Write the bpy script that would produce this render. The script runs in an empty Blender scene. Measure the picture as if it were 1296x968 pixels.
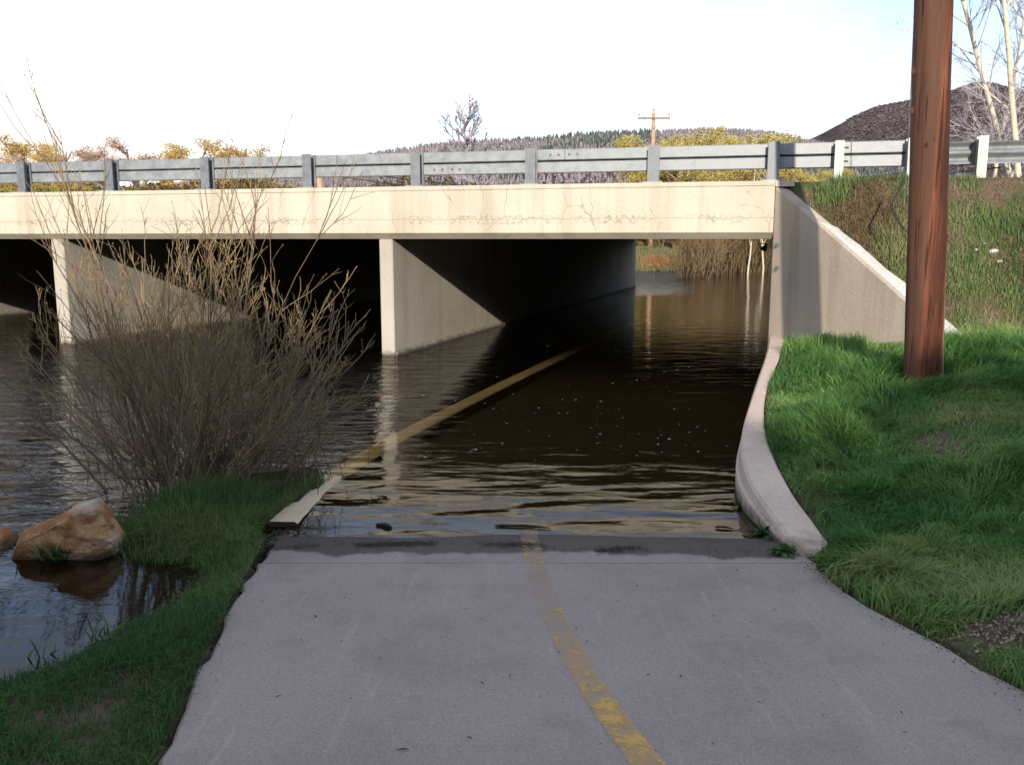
import bpy, bmesh, math, random
import numpy as np
from mathutils import Vector, Matrix

random.seed(7)
R = np.random.default_rng(11)
SC = bpy.context.scene
COL = SC.collection

# ------------------------------------------------------------------ camera
CAMZ = 1.95
PITCH = math.radians(9.35)
FPX = 1100.0
cam = bpy.data.cameras.new("camera")
cam_ob = bpy.data.objects.new("camera", cam)
COL.objects.link(cam_ob)
cam_ob.location = (0, 0, CAMZ)
cam_ob.rotation_euler = (math.pi / 2 - PITCH, 0, 0)
cam.sensor_width = 36
cam.lens = 36 * FPX / 1296
cam.clip_start = 0.05
cam.clip_end = 8000
SC.camera = cam_ob

# ------------------------------------------------------------------ sky, sun, exposure
SUN_EL = math.radians(18.3)
SUN_AZ = math.radians(3.2)          # light travels away from the camera, a little to the right
world = bpy.data.worlds.new("World")
SC.world = world
world.use_nodes = True
wn = world.node_tree
wn.nodes.clear()
wo = wn.nodes.new("ShaderNodeOutputWorld")
wb = wn.nodes.new("ShaderNodeBackground")
ws = wn.nodes.new("ShaderNodeTexSky")
ws.sky_type = 'NISHITA'
ws.sun_disc = False
ws.sun_elevation = SUN_EL
ws.sun_rotation = math.pi + SUN_AZ
ws.altitude = 2000
ws.air_density = 1.0
ws.dust_density = 1.6
ws.ozone_density = 1.2
# thin high cloud veil over the whole sky
tc = wn.nodes.new("ShaderNodeTexCoord")
mp = wn.nodes.new("ShaderNodeMapping")
mp.inputs['Scale'].default_value = (1.2, 1.2, 3.2)
mp.inputs['Location'].default_value = (0.35, 0.1, 0.2)
nz = wn.nodes.new("ShaderNodeTexNoise")
nz.inputs['Scale'].default_value = 1.6
nz.inputs['Detail'].default_value = 5
cr = wn.nodes.new("ShaderNodeValToRGB")
cr.color_ramp.elements[0].position = 0.36
cr.color_ramp.elements[0].color = (0.12, 0.12, 0.12, 1)
cr.color_ramp.elements[1].position = 0.66
cr.color_ramp.elements[1].color = (0.96, 0.96, 0.96, 1)
mx = wn.nodes.new("ShaderNodeMix")
mx.data_type = 'RGBA'
wn.links.new(tc.outputs['Generated'], mp.inputs['Vector'])
wn.links.new(mp.outputs[0], nz.inputs['Vector'])
wn.links.new(nz.outputs['Fac'], cr.inputs[0])
sx_ = wn.nodes.new("ShaderNodeSeparateXYZ")
wn.links.new(tc.outputs['Generated'], sx_.inputs[0])
vr = wn.nodes.new("ShaderNodeMapRange")
vr.inputs['From Min'].default_value = 0.16; vr.inputs['From Max'].default_value = 0.42
vr.inputs['To Min'].default_value = 1.0; vr.inputs['To Max'].default_value = 0.45
wn.links.new(sx_.outputs[2], vr.inputs['Value'])
vm = wn.nodes.new("ShaderNodeMath"); vm.operation = 'MULTIPLY'
wn.links.new(cr.outputs[0], vm.inputs[0]); wn.links.new(vr.outputs[0], vm.inputs[1])
wn.links.new(vm.outputs[0], mx.inputs['Factor'])
wn.links.new(ws.outputs[0], mx.inputs['A'])
mx.inputs['B'].default_value = (5.7, 5.5, 5.25, 1)
wn.links.new(mx.outputs['Result'], wb.inputs['Color'])
wb.inputs['Strength'].default_value = 0.15
wn.links.new(wb.outputs[0], wo.inputs['Surface'])

sun = bpy.data.lights.new("sun", 'SUN')
sun.energy = 3.05
sun.angle = math.radians(0.53)
sun.color = (1.0, 0.91, 0.77)
sun_ob = bpy.data.objects.new("sun", sun)
COL.objects.link(sun_ob)
SUND = Vector((math.sin(SUN_AZ) * math.cos(SUN_EL), math.cos(SUN_AZ) * math.cos(SUN_EL), -math.sin(SUN_EL)))
sun_ob.rotation_euler = SUND.to_track_quat('-Z', 'Y').to_euler()
sun_ob.location = (0, -40, 30)

SC.view_settings.view_transform = 'Standard'
SC.view_settings.look = 'None'
SC.view_settings.exposure = 0.95
SC.view_settings.gamma = 1
SC.render.engine = 'CYCLES'
SC.cycles.use_denoising = True
SC.cycles.max_bounces = 8
SC.cycles.diffuse_bounces = 2
SC.cycles.transparent_max_bounces = 16
SC.cycles.caustics_reflective = False
SC.cycles.caustics_refractive = False
SC.cycles.sample_clamp_indirect = 6

# ------------------------------------------------------------------ small helpers
sP, cP = math.sin(PITCH), math.cos(PITCH)
def ray(px, py):
    cx = (px - 648) / FPX
    cy = (484 - py) / FPX
    return cx, cP + sP * cy, -sP + cP * cy
def at_z(px, py, z):
    x, y, d = ray(px, py)
    t = (z - CAMZ) / d
    return (x * t, y * t, z)
def at_y(px, py, Y):
    x, y, d = ray(px, py)
    t = Y / y
    return (x * t, Y, CAMZ + d * t)
def zpath(y):
    y = np.asarray(y, float)
    return np.where(y < 0, 0.30, np.where(y < 5.5, 0.30 - 0.0545 * y, np.maximum(-0.05 * (y - 5.5), -0.15)))
def zslab(x, y):
    x = np.asarray(x, float); y = np.asarray(y, float)
    return zpath(y) + 0.016 * (fbm(x * 0.9 + 5, y * 0.7, 33, 3) - 0.5) * sstep(4.3, 5.2, y)
def at_path(px, py):
    x, y, d = ray(px, py)
    t = (0.30 - CAMZ) / (d + 0.0545 * y)
    return (x * t, y * t, CAMZ + d * t)

def _h(ix, iy, seed):
    n = (ix * 374761393 + iy * 668265263 + seed * 974634) & 0xFFFFFFFF
    n = ((n ^ (n >> 13)) * 1274126177) & 0xFFFFFFFF
    return ((n ^ (n >> 16)) & 0xFFFF) / 65535.0
def vnoise(x, y, seed=0):
    x = np.asarray(x, float); y = np.asarray(y, float)
    ix = np.floor(x).astype(np.int64); iy = np.floor(y).astype(np.int64)
    fx = x - ix; fy = y - iy
    fx = fx * fx * (3 - 2 * fx); fy = fy * fy * (3 - 2 * fy)
    a = _h(ix, iy, seed); b = _h(ix + 1, iy, seed); c = _h(ix, iy + 1, seed); d = _h(ix + 1, iy + 1, seed)
    return (a * (1 - fx) + b * fx) * (1 - fy) + (c * (1 - fx) + d * fx) * fy
def fbm(x, y, seed=0, oct=4):
    s = 0; a = 0.5; t = 0
    for i in range(oct):
        s = s + a * vnoise(x * 2 ** i, y * 2 ** i, seed + i * 17); t += a; a *= 0.5
    return s / t
def sstep(a, b, x):
    t = np.clip((np.asarray(x, float) - a) / (b - a), 0, 1)
    return t * t * (3 - 2 * t)

class MB:
    """collects vertices and faces, then links ONE mesh object"""
    def __init__(self):
        self.v = []; self.f = []; self.n = 0; self.attr = []
    def add(self, verts, faces, attr=None):
        verts = np.asarray(verts, float).reshape(-1, 3)
        faces = faces if isinstance(faces, (list, tuple)) and len(faces) and isinstance(faces[0], np.ndarray) and faces[0].ndim == 2 else [faces]
        for fa in faces:
            if isinstance(fa, np.ndarray):
                if len(fa): self.f.append(fa + self.n)
            else:
                for q in fa:
                    self.f.append(np.array([q]) + self.n)
        self.v.append(verts)
        self.attr.append(np.zeros(len(verts)) if attr is None else np.broadcast_to(np.asarray(attr, float), (len(verts),)))
        self.n += len(verts)
        return self
    def mesh(self, name, smooth=False):
        me = bpy.data.meshes.new(name)
        V = np.concatenate(self.v) if self.v else np.zeros((0, 3))
        tot = [np.full(len(f), f.shape[1]) for f in self.f]
        loops = np.concatenate([f.ravel() for f in self.f]).astype(np.int32)
        tot = np.concatenate(tot).astype(np.int32)
        me.vertices.add(len(V)); me.vertices.foreach_set('co', V.astype(np.float32).ravel())
        me.loops.add(len(loops)); me.loops.foreach_set('vertex_index', loops)
        me.polygons.add(len(tot))
        st = np.concatenate([[0], np.cumsum(tot)[:-1]]).astype(np.int32)
        me.polygons.foreach_set('loop_start', st)
        me.polygons.foreach_set('loop_total', tot)
        me.polygons.foreach_set('use_smooth', np.full(len(tot), smooth))
        A = np.concatenate(self.attr)
        if np.any(A):
            at = me.attributes.new('tint', 'FLOAT', 'POINT')
            at.data.foreach_set('value', A.astype(np.float32))
        me.update(calc_edges=True)
        me.validate()
        return me
    def build(self, name, mat, parent=None, smooth=False):
        me = self.mesh(name, smooth)
        o = bpy.data.objects.new(name, me)
        COL.objects.link(o)
        if mat is not None: me.materials.append(mat)
        if parent is not None: o.parent = parent
        return o
    def box(self, c, sx, sy, sz, M=None):
        x, y, z = sx / 2, sy / 2, sz / 2
        p = np.array([[-x,-y,-z],[x,-y,-z],[x,y,-z],[-x,y,-z],[-x,-y,z],[x,-y,z],[x,y,z],[-x,y,z]])
        if M is not None: p = p @ np.asarray(M).T
        p = p + np.asarray(c)
        return self.add(p, np.array([[0,3,2,1],[4,5,6,7],[0,1,5,4],[1,2,6,5],[2,3,7,6],[3,0,4,7]]))
    def prism(self, poly, z0, z1):
        n = len(poly)
        z1 = [z1] * n if np.isscalar(z1) else z1
        v = [(p[0], p[1], z0) for p in poly] + [(p[0], p[1], z1[i]) for i, p in enumerate(poly)]
        q = np.array([[i, (i + 1) % n, n + (i + 1) % n, n + i] for i in range(n)])
        self.add(v, [q, np.array([list(range(n))[::-1]]), np.array([[n + i for i in range(n)]])])
        return self
    def sweep(self, rings, close=True, caps=True):
        rings = np.asarray(rings, float)           # (m rings, k points, 3)
        m, k, _ = rings.shape
        idx = np.arange(m * k).reshape(m, k)
        f = []
        kk = k if close else k - 1
        for i in range(kk):
            j = (i + 1) % k
            f.append(np.stack([idx[:-1, i], idx[:-1, j], idx[1:, j], idx[1:, i]], 1))
        fs = [np.concatenate(f)]
        if caps and close:
            fs += [idx[0:1, ::-1].copy(), idx[-1:, :].copy()]
        return self.add(rings.reshape(-1, 3), fs)
    def tubes(self, P, Rr, k=4, attr=None):
        """P (B,n,3), Rr (B,n)"""
        B, n, _ = P.shape
        T = np.gradient(P, axis=1)
        T /= np.linalg.norm(T, axis=2, keepdims=True) + 1e-9
        ref = np.zeros_like(T); 
        big = np.abs(T[:, :1, 2:3]) < 0.8
        ref[..., 0] = 1
        ref = np.where(big, np.array([0, 0, 1.0]), ref)
        U = np.cross(T, ref); U /= np.linalg.norm(U, axis=2, keepdims=True) + 1e-9
        W = np.cross(T, U)
        a = np.arange(k) * 2 * math.pi / k
        V = P[:, :, None, :] + Rr[:, :, None, None] * (U[:, :, None, :] * np.cos(a)[None, None, :, None] + W[:, :, None, :] * np.sin(a)[None, None, :, None])
        idx = np.arange(B * n * k).reshape(B, n, k)
        q = np.stack([idx[:, :-1, :], np.roll(idx[:, :-1, :], -1, 2), np.roll(idx[:, 1:, :], -1, 2), idx[:, 1:, :]], -1).reshape(-1, 4)
        at = None
        if attr is not None:
            at = np.repeat(np.asarray(attr, float), n * k) if np.ndim(attr) else attr
        return self.add(V.reshape(-1, 3), [q], at)
    def tube(self, pts, r, k=8, caps=True):
        pts = np.asarray(pts, float)
        r = np.full(len(pts), r) if np.isscalar(r) else np.asarray(r)
        n0 = self.n
        self.tubes(pts[None], r[None], k)
        if caps:
            n = len(pts)
            self.f.append(np.array([[n0 + i for i in range(k)][::-1]]))
            self.f.append(np.array([[n0 + (n - 1) * k + i for i in range(k)]]))
        return self
    def leaves(self, C, size, rng, flat=0.0, attr=None, aspect=0.5):
        n = len(C)
        d = rng.normal(size=(n, 3)); d[:, 2] *= (1 - flat); d /= np.linalg.norm(d, axis=1, keepdims=True) + 1e-9
        e = np.cross(d, rng.normal(size=(n, 3))); e /= np.linalg.norm(e, axis=1, keepdims=True) + 1e-9
        s = (size * rng.uniform(0.6, 1.3, n))[:, None]
        V = np.stack([C - d * s, C + e * s * aspect, C + d * s, C - e * s * aspect], 1)
        idx = np.arange(4 * n).reshape(n, 4)
        at = np.repeat(rng.uniform(0.02, 1, n) if attr is None else attr, 4)
        return self.add(V.reshape(-1, 3), [idx], at)

def empty(name, loc=(0, 0, 0), rz=0):
    o = bpy.data.objects.new(name, None)
    COL.objects.link(o); o.location = loc; o.rotation_euler = (0, 0, rz)
    o.empty_display_size = 0.2
    return o
def tag(o, label=None, cat=None, group=None, kind=None):
    if label: o['label'] = label
    if cat: o['category'] = cat
    if group: o['group'] = group
    if kind: o['kind'] = kind
    return o
def copy_tree(o, parent=None):
    c = o.copy(); COL.objects.link(c)
    if parent is not None: c.parent = parent
    for ch in list(o.children): copy_tree(ch, c)
    return c

# ------------------------------------------------------------------ materials
class NT:
    def __init__(self, name):
        self.m = bpy.data.materials.new(name); self.m.use_nodes = True
        self.t = self.m.node_tree; self.t.nodes.clear()
        self.out = self.t.nodes.new("ShaderNodeOutputMaterial")
    def n(self, typ, **kw):
        nd = self.t.nodes.new(typ)
        for k, v in kw.items():
            if k.startswith('i_'):
                nd.inputs[k[2:].replace('_', ' ')].default_value = v
            else: setattr(nd, k, v)
        return nd
    def l(self, a, b): self.t.links.new(a, b)
    def coords(self, scale=(1, 1, 1), kind='Object', rot=(0, 0, 0)):
        if kind == 'World':
            c = self.n("ShaderNodeNewGeometry").outputs['Position']
        else:
            c = self.n("ShaderNodeTexCoord").outputs[kind]
        m = self.n("ShaderNodeMapping"); m.inputs['Scale'].default_value = scale; m.inputs['Rotation'].default_value = rot
        self.l(c, m.inputs['Vector']); return m.outputs[0]
    def noise(self, vec, scale, detail=4, rough=0.55, dist=0.0):
        n = self.n("ShaderNodeTexNoise"); n.inputs['Scale'].default_value = scale; n.inputs['Detail'].default_value = detail
        n.inputs['Roughness'].default_value = rough; n.inputs['Distortion'].default_value = dist
        self.l(vec, n.inputs['Vector']); return n.outputs['Fac']
    def ramp(self, fac, stops, interp='LINEAR'):
        r = self.n("ShaderNodeValToRGB"); r.color_ramp.interpolation = interp
        e = r.color_ramp.elements
        while len(e) < len(stops): e.new(0.5)
        for i, (p, c) in enumerate(stops):
            e[i].position = p
            e[i].color = (c, c, c, 1) if np.isscalar(c) else (*c, 1)
        self.l(fac, r.inputs[0]); return r.outputs[0]
    def mix(self, fac, a, b, mode='MIX'):
        m = self.n("ShaderNodeMix"); m.data_type = 'RGBA'; m.blend_type = mode
        for s, v in (('Factor', fac), ('A', a), ('B', b)):
            if isinstance(v, (int, float)): m.inputs[s].default_value = v if s == 'Factor' else (v, v, v, 1)
            elif isinstance(v, tuple): m.inputs[s].default_value = (*v, 1)
            else: self.l(v, m.inputs[s])
        return m.outputs['Result']
    def math(self, op, a, b=None, c=None, clamp=False):
        m = self.n("ShaderNodeMath"); m.operation = op; m.use_clamp = clamp
        for i, v in enumerate((a, b, c)):
            if v is None: continue
            if isinstance(v, (int, float)): m.inputs[i].default_value = v
            else: self.l(v, m.inputs[i])
        return m.outputs[0]
    def xyz(self, vec):
        s = self.n("ShaderNodeSeparateXYZ"); self.l(vec, s.inputs[0]); return s.outputs
    def bump(self, h, strength=0.5, dist=0.01, normal=None):
        b = self.n("ShaderNodeBump"); b.inputs['Strength'].default_value = strength; b.inputs['Distance'].default_value = dist
        self.l(h, b.inputs['Height'])
        if normal is not None: self.l(normal, b.inputs['Normal'])
        return b.outputs[0]
    def pbr(self, color, rough=0.8, metal=0.0, spec=0.3, normal=None):
        p = self.n("ShaderNodeBsdfPrincipled")
        for s, v in (('Base Color', color), ('Roughness', rough), ('Metallic', metal), ('Specular IOR Level', spec)):
            if isinstance(v, (int, float)): p.inputs[s].default_value = v
            elif isinstance(v, tuple): p.inputs[s].default_value = (*v, 1)
            else: self.l(v, p.inputs[s])
        if normal is not None: self.l(normal, p.inputs['Normal'])
        self.l(p.outputs[0], self.out.inputs['Surface']); return p

def mat_concrete(name, a, b, stain=(0.30, 0.21, 0.13), stain_amt=0.45, cracks=False, grain=60, streak=True, waterline=False):
    N = NT(name)
    v = N.coords(kind='World')
    big = N.noise(v, 0.9, 5)
    col = N.mix(N.ramp(big, [(0.3, 0), (0.72, 1)]), a, b)
    if streak:
        vs = N.coords((1.7, 1.7, 0.10), 'World')
        st = N.ramp(N.noise(vs, 1.9, 6, 0.62), [(0.50, 0), (0.72, 1)])
        col = N.mix(N.math('MULTIPLY', st, stain_amt), col, stain)
    g = N.noise(v, grain, 4, 0.65)
    col = N.mix(0.35, col, N.ramp(g, [(0.25, (a[0]*0.55, a[1]*0.55, a[2]*0.55)), (0.75, (min(1, b[0]*1.2), min(1, b[1]*1.2), min(1, b[2]*1.2)))]))
    h = N.noise(v, 25, 6, 0.6)
    z = N.xyz(v)[2]
    if cracks:
        # a form joint with map cracking and rusty lime along it, and a few tall cracks
        w = N.noise(N.coords((1, 1, 1), 'World'), 3.0, 3)
        wob = N.math('MULTIPLY', N.math('SUBTRACT', w, 0.5), 0.03)
        d = N.math('ABSOLUTE', N.math('SUBTRACT', N.math('ADD', z, wob), 2.262))
        line = N.math('SUBTRACT', 1.0, N.math('DIVIDE', d, 0.006), clamp=True)
        vor = N.n("ShaderNodeTexVoronoi"); vor.feature = 'DISTANCE_TO_EDGE'; vor.inputs['Scale'].default_value = 9.0
        vw = N.n("ShaderNodeVectorMath"); vw.operation = 'ADD'
        nc = N.n("ShaderNodeTexNoise"); nc.inputs['Scale'].default_value = 6
        N.l(v, nc.inputs['Vector']); 
        sc = N.n("ShaderNodeVectorMath"); sc.operation = 'SCALE'; sc.inputs['Scale'].default_value = 0.12
        N.l(nc.outputs['Color'], sc.inputs[0]); N.l(v, vw.inputs[0]); N.l(sc.outputs[0], vw.inputs[1])
        N.l(vw.outputs[0], vor.inputs['Vector'])
        ck = N.math('SUBTRACT', 1.0, N.math('DIVIDE', vor.outputs['Distance'], 0.055), clamp=True)
        band = N.math('SUBTRACT', 1.0, N.math('DIVIDE', N.math('ABSOLUTE', N.math('SUBTRACT', z, 2.25)), 0.085), clamp=True)
        patch = N.ramp(N.noise(N.coords((0.7, 0.7, 0.2), 'World'), 1.1, 3), [(0.42, 0), (0.55, 1)])
        ck = N.math('MULTIPLY', N.math('MULTIPLY', ck, N.ramp(band, [(0.05, 0), (0.4, 1)])), patch)
        # tall wandering cracks
        vt = N.n("ShaderNodeTexVoronoi"); vt.feature = 'DISTANCE_TO_EDGE'; vt.inputs['Scale'].default_value = 1.0
        mt = N.n("ShaderNodeMapping"); mt.inputs['Scale'].default_value = (1.3, 1.3, 0.45)
        N.l(vw.outputs[0], mt.inputs['Vector']); N.l(mt.outputs[0], vt.inputs['Vector'])
        tall = N.math('SUBTRACT', 1.0, N.math('DIVIDE', vt.outputs['Distance'], N.math('MULTIPLY', N.noise(v, 7, 3), 0.013)), clamp=True)
        tp = N.ramp(N.noise(N.coords((1, 1, 1), 'World'), 1.3, 3), [(0.50, 0), (0.60, 1)])
        tall = N.math('MULTIPLY', tall, tp)
        allc = N.math('MAXIMUM', N.math('MAXIMUM', N.math('MULTIPLY', line, 0.55), N.math('MULTIPLY', ck, 0.75)), N.math('MULTIPLY', tall, 0.7))
        col = N.mix(N.math('MULTIPLY', allc, 0.85), col, (0.17, 0.105, 0.065))
        h = N.math('SUBTRACT', h, N.math('MULTIPLY', allc, 1.5))
    if waterline:
        wv = N.math('ADD', z, N.math('MULTIPLY', N.math('SUBTRACT', N.noise(v, 9, 4), 0.5), 0.16))
        wet = N.ramp(wv, [(0.02, 1), (0.10, 0)])
        col = N.mix(N.math('MULTIPLY', wet, 0.8), col, (0.045, 0.035, 0.022))
    N.pbr(col, 0.9, 0, 0.2, N.bump(h, 0.5, 0.012))
    return N.m

M = {}
M['fascia'] = mat_concrete('fascia_concrete', (0.46, 0.41, 0.325), (0.60, 0.545, 0.45), stain=(0.27, 0.185, 0.11), stain_amt=0.6, cracks=True)
M['pier'] = mat_concrete('pier_concrete', (0.36, 0.325, 0.275), (0.50, 0.455, 0.39), stain=(0.20, 0.15, 0.10), stain_amt=0.55, waterline=True)
M['wing'] = mat_concrete('wing_wall_concrete', (0.40, 0.325, 0.255), (0.52, 0.435, 0.35), stain=(0.22, 0.15, 0.10), stain_amt=0.75)
M['ledge'] = mat_concrete('chipped_white_concrete', (0.42, 0.39, 0.35), (0.64, 0.61, 0.57), streak=False, grain=28)
M['kerb'] = mat_concrete('kerb_concrete', (0.58, 0.445, 0.365), (0.76, 0.61, 0.51), stain=(0.26, 0.19, 0.14), stain_amt=0.3, waterline=True)
M['left_kerb'] = mat_concrete('left_kerb_concrete', (0.62, 0.48, 0.33), (0.78, 0.63, 0.46), stain=(0.42, 0.28, 0.14), stain_amt=0.35)

def silted(m):
    t = m.node_tree; p = next(n for n in t.nodes if n.type == 'BSDF_PRINCIPLED'); link = p.inputs['Base Color'].links[0]; src = link.from_socket
    g = t.nodes.new("ShaderNodeNewGeometry"); sp = t.nodes.new("ShaderNodeSeparateXYZ"); t.links.new(g.outputs['True Normal'], sp.inputs[0])
    r = t.nodes.new("ShaderNodeValToRGB"); r.color_ramp.elements[0].position = 0.3; r.color_ramp.elements[0].color = (1, 1, 1, 1); r.color_ramp.elements[1].position = 0.7; r.color_ramp.elements[1].color = (0, 0, 0, 1)
    t.links.new(sp.outputs[2], r.inputs[0])
    m2 = t.nodes.new("ShaderNodeMix"); m2.data_type = 'RGBA'; t.links.new(r.outputs[0], m2.inputs['Factor']); t.links.new(src, m2.inputs['A']); m2.inputs['B'].default_value = (0.045, 0.034, 0.02, 1)
    t.links.new(m2.outputs['Result'], p.inputs['Base Color'])
silted(M['left_kerb'])
def mat_path():
    N = NT('path_concrete')
    v = N.coords(kind='World')
    big = N.noise(v, 0.8, 5)
    col = N.mix(N.ramp(big, [(0.3, 0), (0.7, 1)]), (0.262, 0.218, 0.193), (0.395, 0.330, 0.295))
    g = N.noise(v, 95, 5, 0.8)
    col = N.mix(0.5, col, N.ramp(g, [(0.28, (0.105, 0.088, 0.078)), (0.52, (0.325, 0.277, 0.252)), (0.76, (0.64, 0.555, 0.51))]))
    # broad scuffs, tyre and shovel scrapes
    sc = N.noise(N.coords((6.5, 0.5, 1), 'World', (0, 0, math.radians(33))), 2.2, 5, 0.6)
    col = N.mix(N.math('MULTIPLY', N.ramp(sc, [(0.60, 0), (0.72, 1)]), 0.20), col, (0.56, 0.51, 0.49))
    dk = N.noise(v, 2.7, 6, 0.65)
    col = N.mix(N.math('MULTIPLY', N.ramp(dk, [(0.50, 0), (0.70, 1)]), 0.38), col, (0.185, 0.155, 0.14))
    # wet and silted where the flood has reached
    s = N.xyz(v)
    wv = N.math('ADD', s[1], N.math('MULTIPLY', N.math('SUBTRACT', N.noise(N.coords((1.0, 0.0, 0), 'World'), 1.1, 5), 0.5), 0.85))
    wet = N.ramp(N.math('MULTIPLY', wv, 0.1), [(0.5150, 0), (0.5185, 1)])
    col = N.mix(wet, col, N.mix(N.ramp(g, [(0.3, 0), (0.7, 1)]), (0.055, 0.045, 0.038), (0.125, 0.105, 0.092)))
    silt = N.ramp(N.math('MULTIPLY', wv, 0.1), [(0.53, 0), (0.62, 1)])
    col = N.mix(silt, col, (0.035, 0.025, 0.014))
    rough = N.mix(wet, 0.92, 0.68)
    N.pbr(col, rough, 0, 0.25, N.bump(g, 0.35, 0.004))
    return N.m
M['path'] = mat_path()

def mat_paint():
    N = NT('worn_yellow_paint')
    v = N.coords(kind='World')
    y = N.xyz(v)[1]
    a = N.noise(v, 9, 6, 0.7)
    b = N.noise(v, 45, 4, 0.7)
    s = N.math('ADD', N.math('MULTIPLY', a, 0.7), N.math('MULTIPLY', b, 0.3))
    at = N.n("ShaderNodeAttribute"); at.attribute_name = 'tint'
    edge = N.ramp(N.math('ADD', at.outputs['Fac'], N.math('MULTIPLY', N.math('SUBTRACT', b, 0.5), 0.9)), [(0.25, 0), (0.75, 1)])
    near = N.ramp(N.math('MULTIPLY', y, 0.1), [(0.30, 1.0), (0.44, 0.0)])
    thick = N.ramp(N.math('ADD', s, N.math('MULTIPLY', near, 0.055)), [(0.51, 0), (0.62, 1)])
    p = N.n("ShaderNodeBsdfPrincipled"); p.inputs['Roughness'].default_value = 0.8
    N.l(N.mix(thick, N.mix(near, (0.50, 0.355, 0.23), (0.60, 0.385, 0.17)), (0.66, 0.385, 0.10)), p.inputs['Base Color'])
    tr = N.n("ShaderNodeBsdfTransparent")
    ms = N.n("ShaderNodeMixShader")
    film = N.math('MULTIPLY', N.ramp(a, [(0.30, 0.25), (0.7, 0.75)]), N.math('ADD', 0.55, N.math('MULTIPLY', near, 0.45)))
    fac = N.math('MULTIPLY', edge, N.math('MAXIMUM', N.math('MULTIPLY', thick, 0.85), film), clamp=True)
    N.l(fac, ms.inputs[0]); N.l(tr.outputs[0], ms.inputs[1]); N.l(p.outputs[0], ms.inputs[2])
    N.l(ms.outputs[0], N.out.inputs['Surface'])
    return N.m
M['paint'] = mat_paint()

def mat_ground():
    N = NT('ground_soil')
    v = N.coords(kind='World')
    a = N.noise(v, 1.6, 6, 0.65); b = N.noise(v, 22, 5, 0.7)
    soil = N.mix(a, (0.085, 0.056, 0.036), (0.19, 0.135, 0.09))
    soil = N.mix(0.5, soil, N.ramp(b, [(0.3, (0.04, 0.028, 0.018)), (0.7, (0.22, 0.165, 0.12))]))
    gr = N.ramp(N.noise(v, 2.3, 5, 0.6), [(0.42, 0), (0.6, 1)])
    col = N.mix(N.math('MULTIPLY', gr, 0.7), soil, (0.045, 0.075, 0.02))
    z = N.xyz(v)[2]
    wet = N.ramp(N.math('ADD', z, 0.5), [(0.50, 1), (0.60, 0)])
    col = N.mix(wet, col, (0.022, 0.017, 0.011))
    N.pbr(col, 0.95, 0, 0.1, N.bump(b, 0.8, 0.03))
    return N.m
M['ground'] = mat_ground()

def mat_leaf(name, c0, c1, c2, trans=0.35, rough=0.6):
    N = NT(name)
    at = N.n("ShaderNodeAttribute"); at.attribute_name = 'tint'
    col = N.ramp(at.outputs['Fac'], [(0.0, c0), (0.5, c1), (1.0, c2)])
    p = N.n("ShaderNodeBsdfPrincipled"); p.inputs['Roughness'].default_value = rough; p.inputs['Specular IOR Level'].default_value = 0.2
    N.l(col, p.inputs['Base Color'])
    t = N.n("ShaderNodeBsdfTranslucent"); N.l(col, t.inputs['Color'])
    ms = N.n("ShaderNodeMixShader"); ms.inputs[0].default_value = trans
    N.l(p.outputs[0], ms.inputs[1]); N.l(t.outputs[0], ms.inputs[2]); N.l(ms.outputs[0], N.out.inputs['Surface'])
    return N.m
M['grass'] = mat_leaf('grass_blades', (0.070, 0.165, 0.042), (0.135, 0.275, 0.068), (0.31, 0.38, 0.14))
M['embgrass'] = mat_leaf('road_bank_grass', (0.075, 0.135, 0.045), (0.14, 0.225, 0.072), (0.30, 0.31, 0.14))
M['bankgrass'] = mat_leaf('bank_grass_blades', (0.040, 0.092, 0.028), (0.078, 0.158, 0.044), (0.17, 0.23, 0.08))
M['weed'] = mat_leaf('weed_leaf', (0.03, 0.08, 0.02), (0.06, 0.13, 0.03), (0.12, 0.2, 0.06))
M['dry'] = mat_leaf('dry_stalks', (0.10, 0.06, 0.035), (0.17, 0.11, 0.065), (0.30, 0.22, 0.13), 0.15)
M['willow_leaf'] = mat_leaf('willow_young_leaf', (0.46, 0.36, 0.11), (0.64, 0.53, 0.18), (0.82, 0.70, 0.31), 0.45)
M['pale_leaf'] = mat_leaf('pale_bud_haze', (0.52, 0.35, 0.24), (0.66, 0.47, 0.34), (0.78, 0.58, 0.45), 0.45)
M['gold_leaf'] = mat_leaf('golden_bud_haze', (0.56, 0.37, 0.10), (0.72, 0.51, 0.16), (0.82, 0.62, 0.28), 0.45)
M['conifer'] = mat_leaf('conifer_needles', (0.040, 0.056, 0.056), (0.062, 0.080, 0.076), (0.09, 0.105, 0.10), 0.1)
M['aspenwood'] = mat_leaf('bare_hillside_twigs', (0.12, 0.105, 0.12), (0.19, 0.165, 0.18), (0.27, 0.23, 0.235), 0.1)
M['mtnscrub'] = mat_leaf('mountain_scrub', (0.075, 0.058, 0.066), (0.125, 0.094, 0.10), (0.19, 0.145, 0.14), 0.1)
M['scrub'] = mat_leaf('scrub_twigs', (0.09, 0.065, 0.03), (0.18, 0.14, 0.04), (0.34, 0.27, 0.05), 0.3)
M['brushtwig'] = mat_leaf('brown_brush_twigs', (0.10, 0.065, 0.035), (0.19, 0.125, 0.065), (0.29, 0.20, 0.10), 0.15)
M['needle_dark'] = mat_leaf('shade_tree_leaf', (0.02, 0.04, 0.015), (0.03, 0.06, 0.02), (0.05, 0.08, 0.03), 0.1)

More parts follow.
